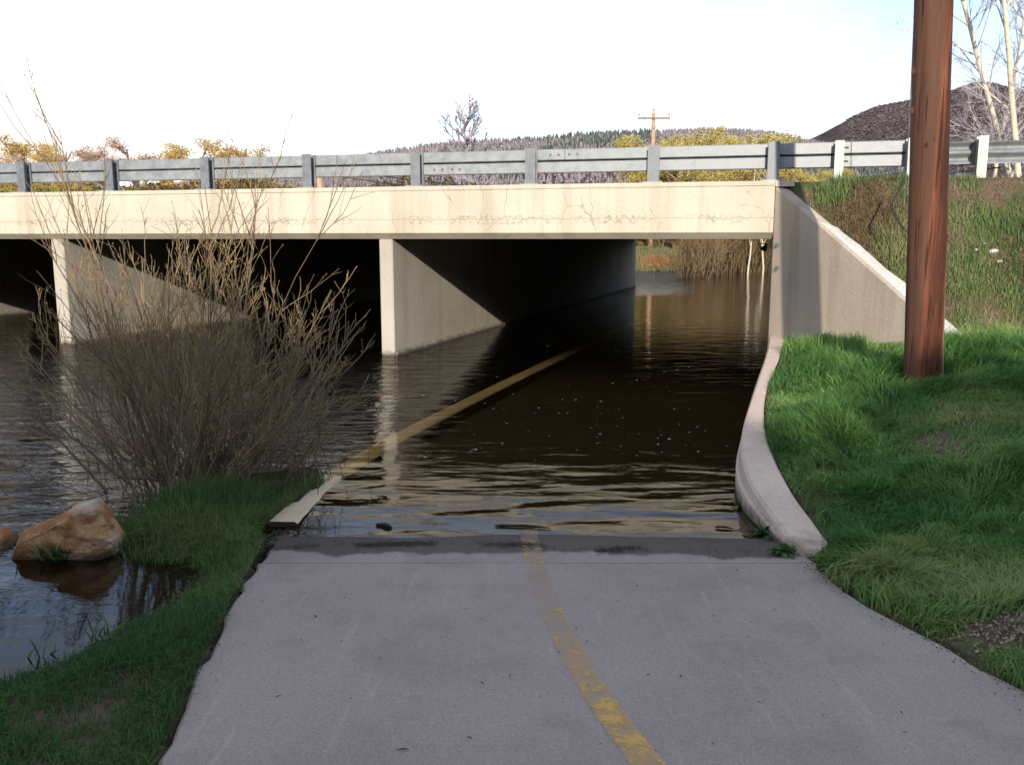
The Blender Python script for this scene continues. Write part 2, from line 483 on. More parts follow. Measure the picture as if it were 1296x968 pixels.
def mat_bark(name, a, b, dark, scale=(8, 8, 1.2), rough=0.9):
    N = NT(name)
    v = N.coords(scale, 'Object')
    n = N.noise(v, 3, 6, 0.65)
    col = N.mix(N.ramp(n, [(0.3, 0), (0.7, 1)]), a, b)
    k = N.noise(v, 1.3, 4, 0.7)
    col = N.mix(N.ramp(k, [(0.60, 0), (0.68, 1)]), col, dark)
    N.pbr(col, rough, 0, 0.15, N.bump(n, 0.6, 0.01))
    return N.m
M['stem'] = mat_leaf('willow_stem', (0.13, 0.092, 0.066), (0.235, 0.168, 0.110), (0.42, 0.305, 0.125), 0.0, 0.75)
M['bud'] = mat_leaf('willow_bud', (0.24, 0.17, 0.04), (0.36, 0.27, 0.07), (0.50, 0.39, 0.13), 0.1, 0.8)
M['bark'] = mat_bark('grey_bark', (0.17, 0.13, 0.11), (0.30, 0.25, 0.22), (0.07, 0.05, 0.04))
M['birch'] = mat_bark('pale_aspen_bark', (0.42, 0.36, 0.26), (0.66, 0.58, 0.46), (0.10, 0.08, 0.065), (2.5, 2.5, 3.5))
M['greytwig'] = mat_bark('grey_twigs', (0.26, 0.23, 0.25), (0.40, 0.36, 0.38), (0.18, 0.15, 0.16))

def mat_pole():
    N = NT('weathered_pole_wood')
    v = N.coords((1, 1, 0.055), 'Object')
    n = N.noise(v, 22, 7, 0.7)
    n2 = N.noise(N.coords((1, 1, 0.09), 'Object'), 7.5, 5, 0.6)
    col = N.ramp(n2, [(0.34, (0.022, 0.011, 0.008)), (0.45, (0.085, 0.028, 0.016)), (0.55, (0.19, 0.068, 0.034)), (0.70, (0.30, 0.16, 0.092))])
    col = N.mix(0.55, col, N.ramp(n, [(0.36, (0.012, 0.007, 0.006)), (0.5, (0.11, 0.042, 0.023)), (0.68, (0.30, 0.145, 0.075))]))
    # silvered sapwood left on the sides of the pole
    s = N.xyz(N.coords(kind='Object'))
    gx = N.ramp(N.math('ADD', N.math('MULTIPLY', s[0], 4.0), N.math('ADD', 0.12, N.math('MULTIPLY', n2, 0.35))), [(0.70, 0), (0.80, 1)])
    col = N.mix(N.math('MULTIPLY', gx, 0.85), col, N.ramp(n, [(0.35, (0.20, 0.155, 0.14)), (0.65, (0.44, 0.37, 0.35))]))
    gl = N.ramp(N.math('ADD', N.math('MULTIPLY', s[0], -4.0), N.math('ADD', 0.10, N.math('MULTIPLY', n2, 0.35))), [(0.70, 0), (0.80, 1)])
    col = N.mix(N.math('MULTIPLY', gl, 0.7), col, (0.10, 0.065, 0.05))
    ck = N.ramp(N.noise(N.coords((1, 1, 0.03), 'Object'), 38, 3, 0.5), [(0.60, 0), (0.66, 1)])
    col = N.mix(N.math('MULTIPLY', ck, 0.8), col, (0.016, 0.009, 0.007))
    # long dark heartwood scar down the face of the pole
    wob = N.math('MULTIPLY', N.math('SUBTRACT', N.noise(N.coords((0.2, 0.2, 0.35), 'Object'), 3.0, 4, 0.6), 0.5), 0.16)
    bx_ = N.math('ABSOLUTE', N.math('ADD', N.math('ADD', s[0], wob), -0.012))
    sc_ = N.ramp(N.math('MULTIPLY', N.math('ADD', bx_, N.math('MULTIPLY', N.math('SUBTRACT', n, 0.5), 0.10)), 10.0), [(0.28, 1), (0.62, 0)])
    zl_ = N.ramp(N.math('MULTIPLY', s[2], 0.2), [(0.42, 1), (0.60, 0.35)])
    col = N.mix(N.math('MULTIPLY', N.math('MULTIPLY', sc_, zl_), 0.78), col, (0.050, 0.018, 0.011))
    # tar-black knots and nail holes
    vo = N.n("ShaderNodeTexVoronoi"); vo.inputs['Scale'].default_value = 5.5
    N.l(N.coords((1, 1, 0.55), 'Object'), vo.inputs['Vector'])
    kn = N.ramp(vo.outputs['Distance'], [(0.07, 1), (0.12, 0)])
    col = N.mix(N.math('MULTIPLY', kn, 0.85), col, (0.014, 0.008, 0.006))
    col = N.mix(1.0, col, (0.90, 0.68, 0.55), 'MULTIPLY')
    h = N.math('SUBTRACT', n, N.math('MULTIPLY', ck, 0.8))
    N.pbr(col, 0.72, 0, 0.3, N.bump(h, 0.8, 0.012))
    return N.m
M['pole'] = mat_pole()
M['farpole'] = mat_bark('far_pole_wood', (0.36, 0.22, 0.14), (0.48, 0.31, 0.21), (0.25, 0.14, 0.08))

def mat_metal(name, base, lo, rust=False, rough=0.5, metal=0.25):
    N = NT(name)
    v = N.coords(kind='World')
    n = N.noise(v, 7, 5, 0.6); g = N.noise(v, 55, 3, 0.6)
    col = N.mix(N.ramp(n, [(0.35, 0), (0.68, 1)]), lo, base)
    col = N.mix(N.math('MULTIPLY', N.ramp(g, [(0.5, 0), (0.7, 1)]), 0.3), col, (min(1, base[0]*1.35), min(1, base[1]*1.35), min(1, base[2]*1.35)))
    if rust:
        st = N.ramp(N.noise(N.coords((2.2, 2.2, 0.15), 'World'), 1.6, 5, 0.6), [(0.60, 0), (0.75, 1)])
        col = N.mix(N.math('MULTIPLY', st, 0.5), col, (0.36, 0.26, 0.16))
    N.pbr(col, N.ramp(n, [(0.3, rough - 0.1), (0.7, rough + 0.12)]), metal, 0.4, N.bump(g, 0.1, 0.003))
    return N.m
M['galv'] = mat_metal('galvanised_steel', (0.30, 0.315, 0.32), (0.205, 0.22, 0.235), rust=True)
M['galvpost'] = mat_metal('galvanised_post', (0.21, 0.22, 0.235), (0.14, 0.15, 0.165))
M['galvlight'] = mat_metal('pale_galvanised_post', (0.42, 0.41, 0.38), (0.31, 0.31, 0.295), rust=True)
M['bolt'] = mat_metal('dull_bolt', (0.17, 0.16, 0.155), (0.10, 0.10, 0.10))
def plain(name, c, rough=0.8, metal=0):
    N = NT(name); v = N.coords(kind='World'); n = N.noise(v, 14, 5, 0.6)
    N.pbr(N.mix(n, tuple(x * 0.65 for x in c), tuple(min(1, x * 1.3) for x in c)), rough, metal, 0.25, N.bump(n, 0.4, 0.006))
    return N.m
M['paletwig'] = plain('pale_lilac_twigs', (0.46, 0.42, 0.46))
M['cable'] = plain('dark_cable', (0.03, 0.03, 0.032), 0.6)
M['wire'] = plain('steel_wire', (0.13, 0.13, 0.135), 0.5)
M['asphalt'] = plain('asphalt', (0.05, 0.05, 0.052), 0.9)
M['litter'] = plain('dark_leaf_litter', (0.045, 0.028, 0.018), 0.9)
M['soilbits'] = plain('brown_soil_bits', (0.085, 0.058, 0.04), 0.95)
M['stick'] = plain('wet_driftwood', (0.03, 0.022, 0.016), 0.8)
M['foam'] = plain('foam', (0.62, 0.62, 0.62), 0.6)
M['gravel'] = plain('gravel_chips', (0.33, 0.26, 0.20), 0.9)
M['chalk'] = plain('white_stone', (0.62, 0.58, 0.54), 0.85)
M['lampmetal'] = plain('dark_fixture', (0.02, 0.02, 0.02), 0.6)
M['insulator'] = plain('insulator_glaze', (0.12, 0.10, 0.09), 0.3)

def mat_rock():
    N = NT('orange_sandstone')
    v = N.coords(kind='Object')
    a = N.noise(v, 4.2, 6, 0.65, 0.6)
    col = N.ramp(a, [(0.30, (0.15, 0.075, 0.04)), (0.44, (0.34, 0.155, 0.06)), (0.56, (0.46, 0.27, 0.13)), (0.70, (0.62, 0.52, 0.44))])
    b = N.noise(N.coords((1, 1, 4), 'Object', (0.35, 0.2, 0)), 5, 6, 0.65)
    col = N.mix(N.math('MULTIPLY', N.ramp(b, [(0.54, 0), (0.6, 1)]), 0.7), col, (0.12, 0.06, 0.035))
    z = N.xyz(v)[2]
    col = N.mix(N.ramp(N.math('ADD', z, N.math('MULTIPLY', a, 0.12)), [(0.09, 0.85), (0.15, 0)]), col, (0.05, 0.035, 0.02))
    col = N.mix(N.ramp(N.math('ADD', z, N.math('MULTIPLY', a, 0.22)), [(0.39, 0), (0.46, 0.65)]), col, (0.60, 0.53, 0.46))
    N.pbr(col, 0.85, 0, 0.25, N.bump(N.noise(v, 11, 8, 0.7), 0.9, 0.035))
    return N.m
M['rock'] = mat_rock()

def mat_water():
    N = NT('flood_water')
    v = N.coords(kind='World')
    s = N.xyz(v)
    # long low swell on the path, finer chop out in the river and beyond the bridge
    n1 = N.noise(N.coords((1.35, 3.3, 1), 'World', (0, 0, math.radians(5))), 1.0, 1.5, 0.4, 0.35)
    n2 = N.noise(N.coords((2.4, 8.5, 1), 'World', (0, 0, math.radians(-6))), 1.0, 2.0, 0.5, 0.4)
    n3 = N.noise(N.coords((1.7, 4.6, 1), 'World', (0, 0, math.radians(10))), 1.0, 4.0, 0.55, 1.0)
    yy = N.math('MULTIPLY', s[1], 0.1)
    open_ = N.ramp(N.math('ADD', N.math('MULTIPLY', s[0], 0.1), N.math('SUBTRACT', 0.5, N.math('MULTIPLY', yy, 0.10))), [(0.16, 1), (0.29, 0)])   # 1 in the open river at the left
    far_ = N.ramp(N.math('MULTIPLY', s[1], 0.01), [(0.30, 0), (0.40, 1)])
    rap_ = N.ramp(N.math('ADD', N.math('MULTIPLY', N.math('SUBTRACT', s[0], N.math('MULTIPLY', s[1], 0.205)), 0.1), 0.5), [(0.40, 1), (0.52, 0)])   # a riffle upstream
    lee = N.ramp(yy, [(0.60, 1), (0.80, 0.16)])                                                       # the swell dies out towards the opening
    pool = N.ramp(yy, [(0.50, 0.06), (0.62, 1)])                                                      # still pool close by
    swell = N.math('MULTIPLY', N.math('MULTIPLY', n1, 0.036), lee)
    rip = N.math('MULTIPLY', N.math('MULTIPLY', n2, 0.0040), N.math('ADD', 0.35, N.math('MULTIPLY', lee, 0.65)))
    chop = N.math('MULTIPLY', N.math('MULTIPLY', n3, 0.12), N.math('ADD', 0.04, N.math('MAXIMUM', open_, N.math('MULTIPLY', far_, N.math('ADD', 0.10, rap_)))))
    h = N.math('MULTIPLY', N.math('ADD', N.math('ADD', swell, rip), chop), pool)
    bmp = N.bump(h, 1.0, 1.0)
    fr = N.n("ShaderNodeFresnel"); fr.inputs['IOR'].default_value = 1.33; N.l(bmp, fr.inputs['Normal'])
    gl = N.n("ShaderNodeBsdfGlossy"); gl.inputs['Roughness'].default_value = 0.02; N.l(bmp, gl.inputs['Normal'])
    gl.inputs['Color'].default_value = (1, 1, 1, 1)
    tr = N.n("ShaderNodeBsdfTransparent"); tr.inputs['Color'].default_value = (0.90, 0.77, 0.52, 1)
    df = N.n("ShaderNodeBsdfDiffuse"); df.inputs['Color'].default_value = (0.030, 0.020, 0.010, 1)
    m1 = N.n("ShaderNodeMixShader"); m1.inputs[0].default_value = 0.04
    N.l(tr.outputs[0], m1.inputs[1]); N.l(df.outputs[0], m1.inputs[2])
    m2 = N.n("ShaderNodeMixShader"); N.l(fr.outputs[0], m2.inputs[0]); N.l(m1.outputs[0], m2.inputs[1]); N.l(gl.outputs[0], m2.inputs[2])
    N.l(m2.outputs[0], N.out.inputs['Surface'])
    return N.m
M['water'] = mat_water()

def mat_hill(name, stops, scale, streak):
    N = NT(name)
    v = N.coords(kind='World')
    a = N.noise(v, scale, 8, 0.7)
    col = N.ramp(a, stops)
    b = N.noise(N.coords((1, 1, 1), 'World'), scale * 6, 8, 0.8)
    col = N.mix(N.math('MULTIPLY', N.ramp(b, [(0.45, 0), (0.65, 1)]), 0.6), col, streak)
    N.pbr(col, 0.95, 0, 0.05, N.bump(b, 1.0, 6))
    return N.m
M['hill'] = mat_hill('wooded_hill', [(0.3, (0.09, 0.075, 0.085)), (0.5, (0.15, 0.125, 0.13)), (0.7, (0.21, 0.18, 0.17))], 0.012, (0.05, 0.055, 0.05))  # hill tones lightened to stand in for haze in the air
M['mountain'] = mat_hill('scrub_mountain', [(0.34, (0.055, 0.043, 0.050)), (0.5, (0.10, 0.073, 0.075)), (0.66, (0.16, 0.115, 0.095))], 0.012, (0.036, 0.030, 0.036))

# ------------------------------------------------------------------ the bridge frame
BK = -0.255; BY = 13.95
c1 = 1 / math.sqrt(1 + BK * BK)
E1 = np.array([c1, BK * c1]); NB = np.array([BK * c1, -c1])      # along the bridge, out towards the path
E2 = np.array([0.3127, 0.9499])                                   # into the culverts
def bpt(s, off=0.0, z=None):
    p = np.array([0, BY]) + E1 * s + NB * off
    return p if z is None else np.array([p[0], p[1], z])
def s_px(px, py, off=0.0):
    x, y, d = ray(px, py)
    # ray meets the plane n.p = n.o + off
    n = NB; o = np.array([0, BY])
    t = (n @ o + off) / (n[0] * x + n[1] * y)
    p = np.array([x * t, y * t])
    return float((p - o) @ E1), CAMZ + d * t
SOF = CAMZ + 0.005
S_END = s_px(978, 300)[0]
DTOP = s_px(650, 234)[1]
CORNER = bpt(S_END)
ABUT_O = bpt(S_END, -0.02)
WING_E = np.array(at_z(1232, 447, 0.70)[:2])

TOPZ = DTOP - 0.02
def poly_sd(px, py, poly):
    """signed distance, positive inside"""
    poly = np.asarray(poly, float); n = len(poly)
    d = np.full(px.shape, 1e9); ins = np.zeros(px.shape, bool)
    for i in range(n):
        a = poly[i]; b = poly[(i + 1) % n]
        e = b - a; wx = px - a[0]; wy = py - a[1]
        t = np.clip((wx * e[0] + wy * e[1]) / (e @ e), 0, 1)
        d = np.minimum(d, np.hypot(wx - e[0] * t, wy - e[1] * t))
        c = ((a[1] > py) != (b[1] > py)) & (px < (b[0] - a[0]) * (py - a[1]) / (b[1] - a[1] + 1e-12) + a[0])
        ins ^= c
    return np.where(ins, d, -d)

# path edges in plan
_l = [at_path(*p) for p in ((200, 968), (241, 880), (287, 780), (333, 703))]
LE = [( -0.55, -6), (-0.75, 0), (-1.0, 1.6)] + [(p[0], p[1]) for p in _l]
lk0 = at_z(352, 668, 0.0); lk1 = at_z(512, 550, 0.0); lk2 = at_z(775, 420, 0.0)
LE += [(lk0[0] + 0.04, lk0[1]), (lk1[0] + 0.05, lk1[1]), (lk2[0], lk2[1]), (lk2[0] + E2[0] * 20, lk2[1] + E2[1] * 20)]
_r = [at_path(*p) for p in ((1296, 876), (1200, 822), (1110, 772), (1050, 735), (1022, 706))]
RE = [(4.3, -6), (3.4, 0), (2.55, 2.4)] + [(p[0], p[1]) for p in _r]
# right kerb wall: plan of the top edges with their heights
KL = [(3.83, 12.90, 0.52), at_z(970, 446, 0.49), at_z(955, 490, 0.42), at_z(941, 536, 0.36), at_z(938, 572, 0.30), at_z(950, 612, 0.22), at_z(985, 662, 0.11), at_z(1020, 704, 0.035)]
KR = [(4.02, 12.72, 0.52), at_z(988, 448, 0.49), at_z(971, 490, 0.42), at_z(967, 532, 0.36), at_z(977, 572, 0.30), at_z(1002, 622, 0.22), at_z(1033, 664, 0.11), at_z(1062, 703, 0.035)]
RE += [(KL[6][0] + 0.03, KL[6][1]), (KL[5][0] + 0.05, KL[5][1]), (KL[4][0] + .05, KL[4][1]), (KL[3][0] + .05, KL[3][1]), (KL[2][0] + .05, KL[2][1]), (KL[0][0] + .02, KL[0][1]),
       (KL[0][0] + .1 + E2[0] * 28, KL[0][1] + E2[1] * 28)]
def interp(pl, y):
    pl = sorted(pl, key=lambda p: p[1]); ys = [p[1] for p in pl]; xs = [p[0] for p in pl]
    return np.interp(y, ys, xs)
xl = lambda y: interp(LE, y)
xr = lambda y: interp(RE, y)
KRx = lambda y: interp([(p[0], p[1]) for p in KR], y)
KRz = lambda y: interp([(p[2], p[1]) for p in KR], y)
def edge_r(y):                       # where the lawn begins
    y = np.asarray(y, float)
    return np.where(y < KR[-1][1] - 0.02, xr(y), KRx(y))
def edge_z(y):
    y = np.asarray(y, float)
    return np.where(y < KR[-1][1], zpath(y) - 0.035, KRz(y) - 0.01)

BANK = [at_z(*p, 0)[:2] for p in ((-60, 900), (0, 872), (60, 855), (110, 835), (165, 800), (215, 778), (258, 745), (272, 722), (250, 708), (205, 706),
                                  (150, 700), (138, 684), (185, 660), (262, 628), (330, 600), (402, 592))]
BANK = BANK + [(lk0[0] + .3, lk0[1] + .2), (1.5, 4.9), (1.5, -6), (-3.2, -6), (-2.9, 1.5)]

def height(x, y):
    x = np.asarray(x, float); y = np.asarray(y, float)
    sh = x.shape
    x = x.ravel(); y = y.ravel()
    nb = fbm(x * 1.3, y * 1.3, 3, 4) - 0.5
    # river bed
    z = np.full(x.shape, -0.75) + 0.2 * nb
    # left grassy bank
    near = (y < 9) & (x < 3) & (y > -8)
    zb = np.full(x.shape, -9.0)
    if near.any():
        sd = poly_sd(x[near], y[near], BANK)
        cap = np.maximum(zpath(y[near]) + 0.0, 0.075) + 0.05 * nb[near]
        zb[near] = np.clip(sd * 0.30 + 0.03 * nb[near], -0.75, None)
        zb[near] = np.minimum(zb[near], cap)
        ed = xl(y[near]) - x[near]
        zb[near] = np.where((y[near] > 5.3) & (ed < 0.45), np.minimum(zb[near], 0.03 - 0.5 * sstep(0.25, 0.1, ed) * 0), zb[near])
        zb[near] = np.where((y[near] > 5.3) & (ed < 0.13), -0.6, zb[near])
    z = np.maximum(z, zb)
    # land left of the river, far from the path
    z = np.maximum(z, np.clip((-15.5 - x + 2 * nb - 0.2 * np.clip(y, 0, 40)) * 0.35, -0.75, 1.2))
    # behind the camera
    bk = sstep(-5, -7, y)
    z = np.maximum(z, -0.75 + bk * (1.1 + 0.15 * nb))
    # under the path
    inp = (x > xl(y) - 0.02) & (x < xr(y) + 0.02) & (y < 40)
    z = np.where(inp & (y > -7), zpath(y) - 0.10, z)
    # lawn at the right
    o = (x * NB[0] + (y - BY) * NB[1])            # distance out from the bridge face
    er = edge_r(y); ez = edge_z(y)
    dr = x - er
    lawn = ez + 0.05 * sstep(0.0, 0.14, dr) * (y < KR[-1][1]) + 0.34 * sstep(0, 2.4, dr) + 0.12 * sstep(2, 6, dr) + 0.11 * nb * sstep(0.0, 0.7, dr) - 0.0
    lawn = lawn + 0.10 * np.exp(-((x - 3.3) ** 2 + (y - 4.6) ** 2) / 0.8)
    right = (dr > -0.02) & (y < 40) & (o > 0)
    z = np.where(right, np.maximum(lawn, -0.75), z)
    # road fill: right of the abutment line and of the wing wall
    ab = (x - ABUT_O[0]) * E2[1] - (y - ABUT_O[1]) * E2[0]          # >0 to the right of the abutment face
    wd = WING_E - CORNER; wl = np.linalg.norm(wd); wd = wd / wl
    wn_ = np.array([-wd[1], wd[0]])                                  # to the right/behind the wing wall
    wq = (x - CORNER[0]) * wn_[0] + (y - CORNER[1]) * wn_[1]
    slope = TOPZ - np.clip(o - 0.22, 0, None) * (TOPZ - 0.62) / 2.15
    slope = slope + 0.16 * nb * sstep(0.1, 0.8, o)
    emb = np.maximum(np.minimum(slope, TOPZ), np.where(right, lawn, -0.75))
    tq = np.clip(((x - CORNER[0]) * wd[0] + (y - CORNER[1]) * wd[1]) / wl, 0, 1)
    wtop = (DTOP - 0.09) + (0.62 - DTOP + 0.09) * tq
    emb = np.where(o > -0.02, np.minimum(emb, np.maximum(wtop - 0.02 + np.clip(wq - 0.16, 0, None) * 0.75, np.where(right, lawn, -0.75))), emb)
    fill = np.where(o > -0.02, wq > 0.13, ab > 0.15) & (o > -23.4)
    z = np.where(fill & (x > 0), emb, z)
    beyond = (o <= -23.4)
    zf = np.clip((ab - 3) * 0.3, -0.75, 1.0)
    # far bank
    zf = np.maximum(zf, np.clip((y - 55 + 5 * (fbm(x * 0.06, y * 0.06, 9, 3) - 0.5)) * 0.16, -0.75, 1.1 + 0.8 * nb))
    z = np.where(beyond, np.maximum(zf, -0.75), z)
    # hillside behind the photographer
    z = np.where(y < -7, z + 7.2 * sstep(-9, -22, y) + 0.6 * nb, z)
    z = np.where((np.abs(x) > 150) | (y > 150), np.maximum(z, 0.9), z)
    return z.reshape(sh)

def resample(pts, n):
    pts = np.asarray(pts, float); t = np.linspace(0, len(pts) - 1, n); k = np.arange(len(pts))
    # catmull-rom
    out = []
    for u in t:
        i = min(int(u), len(pts) - 2); f = u - i
        p0 = pts[max(i - 1, 0)]; p1 = pts[i]; p2 = pts[i + 1]; p3 = pts[min(i + 2, len(pts) - 1)]
        out.append(0.5 * ((2 * p1) + (-p0 + p2) * f + (2 * p0 - 5 * p1 + 4 * p2 - p3) * f * f + (-p0 + 3 * p1 - 3 * p2 + p3) * f ** 3))
    return np.array(out)

# ------------------------------------------------------------------ ground
def axis(parts):
    out = []
    for a, b, st in parts: out += list(np.arange(a, b, st))
    return np.array(out)
gx = np.concatenate([-np.geomspace(3000, 20, 26), axis([(-19, -4, 0.35), (-4, 8, 0.065), (8, 20, 0.3)]), np.geomspace(20, 3000, 26)])
gy = np.concatenate([axis([(-60, -8, 2.0), (-8, 1.2, 0.3), (1.2, 14.2, 0.065), (14.2, 70, 0.5)]), np.geomspace(70, 4000, 26)])
GX, GY = np.meshgrid(gx, gy)
GZ = height(GX, GY)
b = MB()
idx = np.arange(GX.size).reshape(GX.shape)
b.add(np.stack([GX, GY, GZ], -1).reshape(-1, 3), [np.stack([idx[:-1, :-1], idx[:-1, 1:], idx[1:, 1:], idx[1:, :-1]], -1).reshape(-1, 4)])
tag(b.build('ground', M['ground'], smooth=True), kind='structure')

b = MB()
b.add([(-160, -7, 0), (160, -7, 0), (160, 75, 0), (-160, 75, 0)], np.array([[0, 1, 2, 3]]))
tag(b.build('river_water', M['water']), kind='structure')

# ------------------------------------------------------------------ path: concrete slabs
path = tag(empty('path', (0, 0, 0)), kind='structure')
joints = [-6.0, -1.2, 1.95, 4.99, 8.0, 11.0, 14.0, 17.0, 20.0, 23, 26, 29, 32, 35]
for i in range(len(joints) - 1):
    ys = np.linspace(joints[i] + 0.005, joints[i + 1] - 0.005, 26 if joints[i] < 11 else 6)
    rng = R.normal(size=(len(ys), 2)) * 0.012 * (1 if joints[i] < 5 else 0)
    rings = []
    for j, y in enumerate(ys):
        a = float(xl(y)) + rng[j, 0]; c = float(xr(y)) + rng[j, 1]; z = float(zpath(y))
        if joints[i] < 5: c += 0.05 * (float(fbm(y * 2.3, 1.7, 14, 3)) - 0.5) * 2; a += 0.02 * (float(fbm(y * 3, 7.7, 15, 3)) - 0.5) * 2
        xs = np.linspace(a + 0.012, c - 0.012, 22 if 1 < joints[i] < 8 else 3); zs = zslab(xs, np.full(len(xs), y))
        rings.append([(a, y, z - 0.12), (a - .004, y, z - 0.012)] + [(xx, y, zz) for xx, zz in zip(xs, zs)] + [(c + .004, y, z - 0.012), (c, y, z - 0.12)])
    MB().sweep(rings).build('slab', M['path'], path)

# faded yellow centre line
cl = [at_path(*p) for p in ((668, 668), (672, 690), (680, 722), (694, 762), (714, 806), (742, 856), (780, 915), (826, 975), (900, 1080), (1010, 1240))]
cl = [np.array(p) for p in cl]
lw = 0.070
cc = resample(cl, 90)
V = []; at_ = []
for i, p in enumerate(cc):
    t = cc[min(i + 1, 89)] - cc[max(i - 1, 0)]; t = t[:2] / np.linalg.norm(t[:2]); nn = np.array([t[1], -t[0]])
    for u, w_ in ((-1, 0.0), (-.72, .9), (0, 1.0), (.72, .9), (1, 0.0)):
        q = p[:2] + nn * lw * u
        V.append((q[0], q[1], float(zslab(q[0], q[1])) + 0.005)); at_.append(w_)
idx = np.arange(90 * 5).reshape(90, 5)
b = MB(); b.add(V, [np.stack([idx[:-1, :-1], idx[:-1, 1:], idx[1:, 1:], idx[1:, :-1]], -1).reshape(-1, 4)], np.array(at_))
b.build('centre_line', M['paint'], path)

# road over the bridge
b = MB()
P = [bpt(-60, -1.3), bpt(40, -1.3), bpt(40, -19), bpt(-60, -19)]
b.prism(P, DTOP - 0.06, DTOP + 0.01)
tag(b.build('road', M['asphalt']), kind='structure')

# ------------------------------------------------------------------ the bridge
bridge = tag(empty('bridge', (*bpt(-4), 0)), 'low cream concrete road bridge with box openings over the flooded path', 'bridge')
def rel(o):
    o.matrix_parent_inverse = Matrix.Translation(-Vector(bridge.location)); return o
prof = [(-0.13, SOF), (0.0, SOF + 0.095), (0.0, DTOP - 0.075), (0.012, DTOP - 0.063), (0.012, DTOP - 0.012), (0.0, DTOP), (-0.62, DTOP), (-0.62, SOF)]
ss = np.linspace(-30, S_END, 40)
rel(MB().sweep([[bpt(s, o, z) for o, z in prof] for s in ss]).build('fascia', M['fascia'], bridge))
b = MB(); b.prism([bpt(-30, -0.623), bpt(S_END, -0.623), bpt(S_END, -0.623) + E2 * 22.0, bpt(-30, -0.623) + E2 * 22.0], SOF + 0.003, DTOP - 0.07)
rel(b.build('deck_slab', M['pier'], bridge))
b = MB(); b.prism([bpt(S_END + 0.004, 0.010), bpt(S_END + 0.27, 0.010), bpt(S_END + 0.27, -0.62), bpt(S_END + 0.004, -0.62)], DTOP - 0.085, DTOP - 0.004)
rel(b.build('coping', M['fascia'], bridge))
def pier(s0, w, L=22.6):
    a = bpt(s0, -0.14); c = bpt(s0 + w, -0.14)
    bv = 0.018
    a1 = a + E2 * bv; a2 = a + E1 * bv; c1_ = c - E1 * bv; c2_ = c + E2 * bv
    b = MB(); b.prism([a1, a2, c1_, c2_, c + E2 * L, a + E2 * L], -1.2, SOF + 0.001)
    o = rel(b.build('pier_wall', M['pier'], bridge))
    # footing ledge near the water
    b = MB(); p0 = c + E2 * 0.03 + E1 * 0.002; p1 = c + E2 * L
    b.prism([p0, p0 + E1 * 0.035, p1 + E1 * 0.035, p1 + E1 * .002], -1.2, 0.055)
    b.build('footing', M['pier'], o)
    return o
pier(s_px(480, 330, -.14)[0], s_px(497, 330, -.14)[0] - s_px(480, 330, -.14)[0])
pier(s_px(66, 330, -.14)[0], 0.27)
pier(s_px(66, 330, -.14)[0] - 6.6, 0.27)
b = MB(); b.prism([bpt(S_END + 0.0, -0.14), bpt(S_END + 0.3, -0.14), bpt(S_END + 0.3, -.14) + E2 * 22.6, bpt(S_END, -.14) + E2 * 22.6], -1.2, SOF - 0.002)
rel(b.build('abutment_wall', M['pier'], bridge))
# wing wall
wd = WING_E - CORNER; wl = np.linalg.norm(wd); wd /= wl; wnn = np.array([-wd[1], wd[0]])
W0 = CORNER + E1 * 0.008 + NB * 0.004
zt0 = DTOP - 0.09; zt1 = 0.62
rings = []
for t in np.linspace(0, 1.06, 24):
    p = W0 + wd * wl * t; z = zt0 + (zt1 - zt0) * (t ** 1.03)
    q = p + wnn * 0.17
    rings.append([(p[0], p[1], -0.6), (p[0], p[1], z - 0.03), (p[0] + wnn[0] * .02, p[1] + wnn[1] * .02, z), (q[0], q[1], z + 0.005), (q[0], q[1], -0.6)])
wing = rel(MB().sweep(rings).build('wing_wall', M['wing'], bridge))
# chipped pale ledge on its back
rings = []
for t in np.linspace(0.27, 1.05, 60):
    p = W0 + wd * wl * t + wnn * 0.022; z = zt0 + (zt1 - zt0) * (t ** 1.03)
    wv = 0.21 + 0.16 * float(fbm(t * 9, 0.3, 5, 3)) - 0.07
    if t < 0.31: wv *= (t - 0.26) / 0.05
    q = W0 + wd * wl * t + wnn * wv
    n1 = 0.02 * float(fbm(t * 30, 4.3, 8, 2))
    rings.append([(p[0], p[1], z - 0.02), (p[0], p[1], z + 0.010), ((p[0] + q[0]) / 2, (p[1] + q[1]) / 2, z + 0.014 + n1), (q[0], q[1], z + 0.012 + n1), (q[0], q[1], z - 0.2)])
MB().sweep(rings).build('ledge', M['ledge'], wing)
wing.children[0].matrix_parent_inverse = Matrix.Identity(4)

# ------------------------------------------------------------------ guardrail
guard = tag(empty('guardrail', (*bpt(-4), DTOP)), 'galvanised two band steel guardrail along the bridge edge', 'guardrail')
def relg(o, par=None):
    if par is None: o.matrix_parent_inverse = Matrix.Translation(-Vector(guard.location))
    return o
RT = s_px(671, 190, -0.38)[1]
OFF = -0.14
E1b = np.array([E1[0], E1[1], 0]); NBb = np.array([NB[0], NB[1], 0]); MF = np.stack([E1b, NBb, np.array([0, 0, 1.0])], 1)
def rail(name, s0, s1, zc, hgt, off=-0.34):
    prof = [(0, -hgt / 2 + .012), (0.0, hgt / 2 - .012), (-0.014, hgt / 2), (-0.10, hgt / 2), (-0.10, -hgt / 2), (-0.014, -hgt / 2)]
    pr = [[bpt(s, off + o, zc + z) for o, z in prof] for s in np.linspace(s0, s1, max(2, int((s1 - s0) / 0.9)))]
    return relg(MB().sweep(pr).build(name, M['galv'], guard))
def bolts(r, ss, z, off=-0.34):
    for s in ss:
        b = MB(); c = bpt(s, off, z)
        a0 = np.array([c - NBb * 0.004, c + NBb * 0.014])
        b.tube(a0, 0.019, 7)
        b.build('bolt', M['bolt'], r)
BH = 0.172; GAP = 0.022
zu = RT - BH / 2; zl = RT - BH * 1.5 - GAP
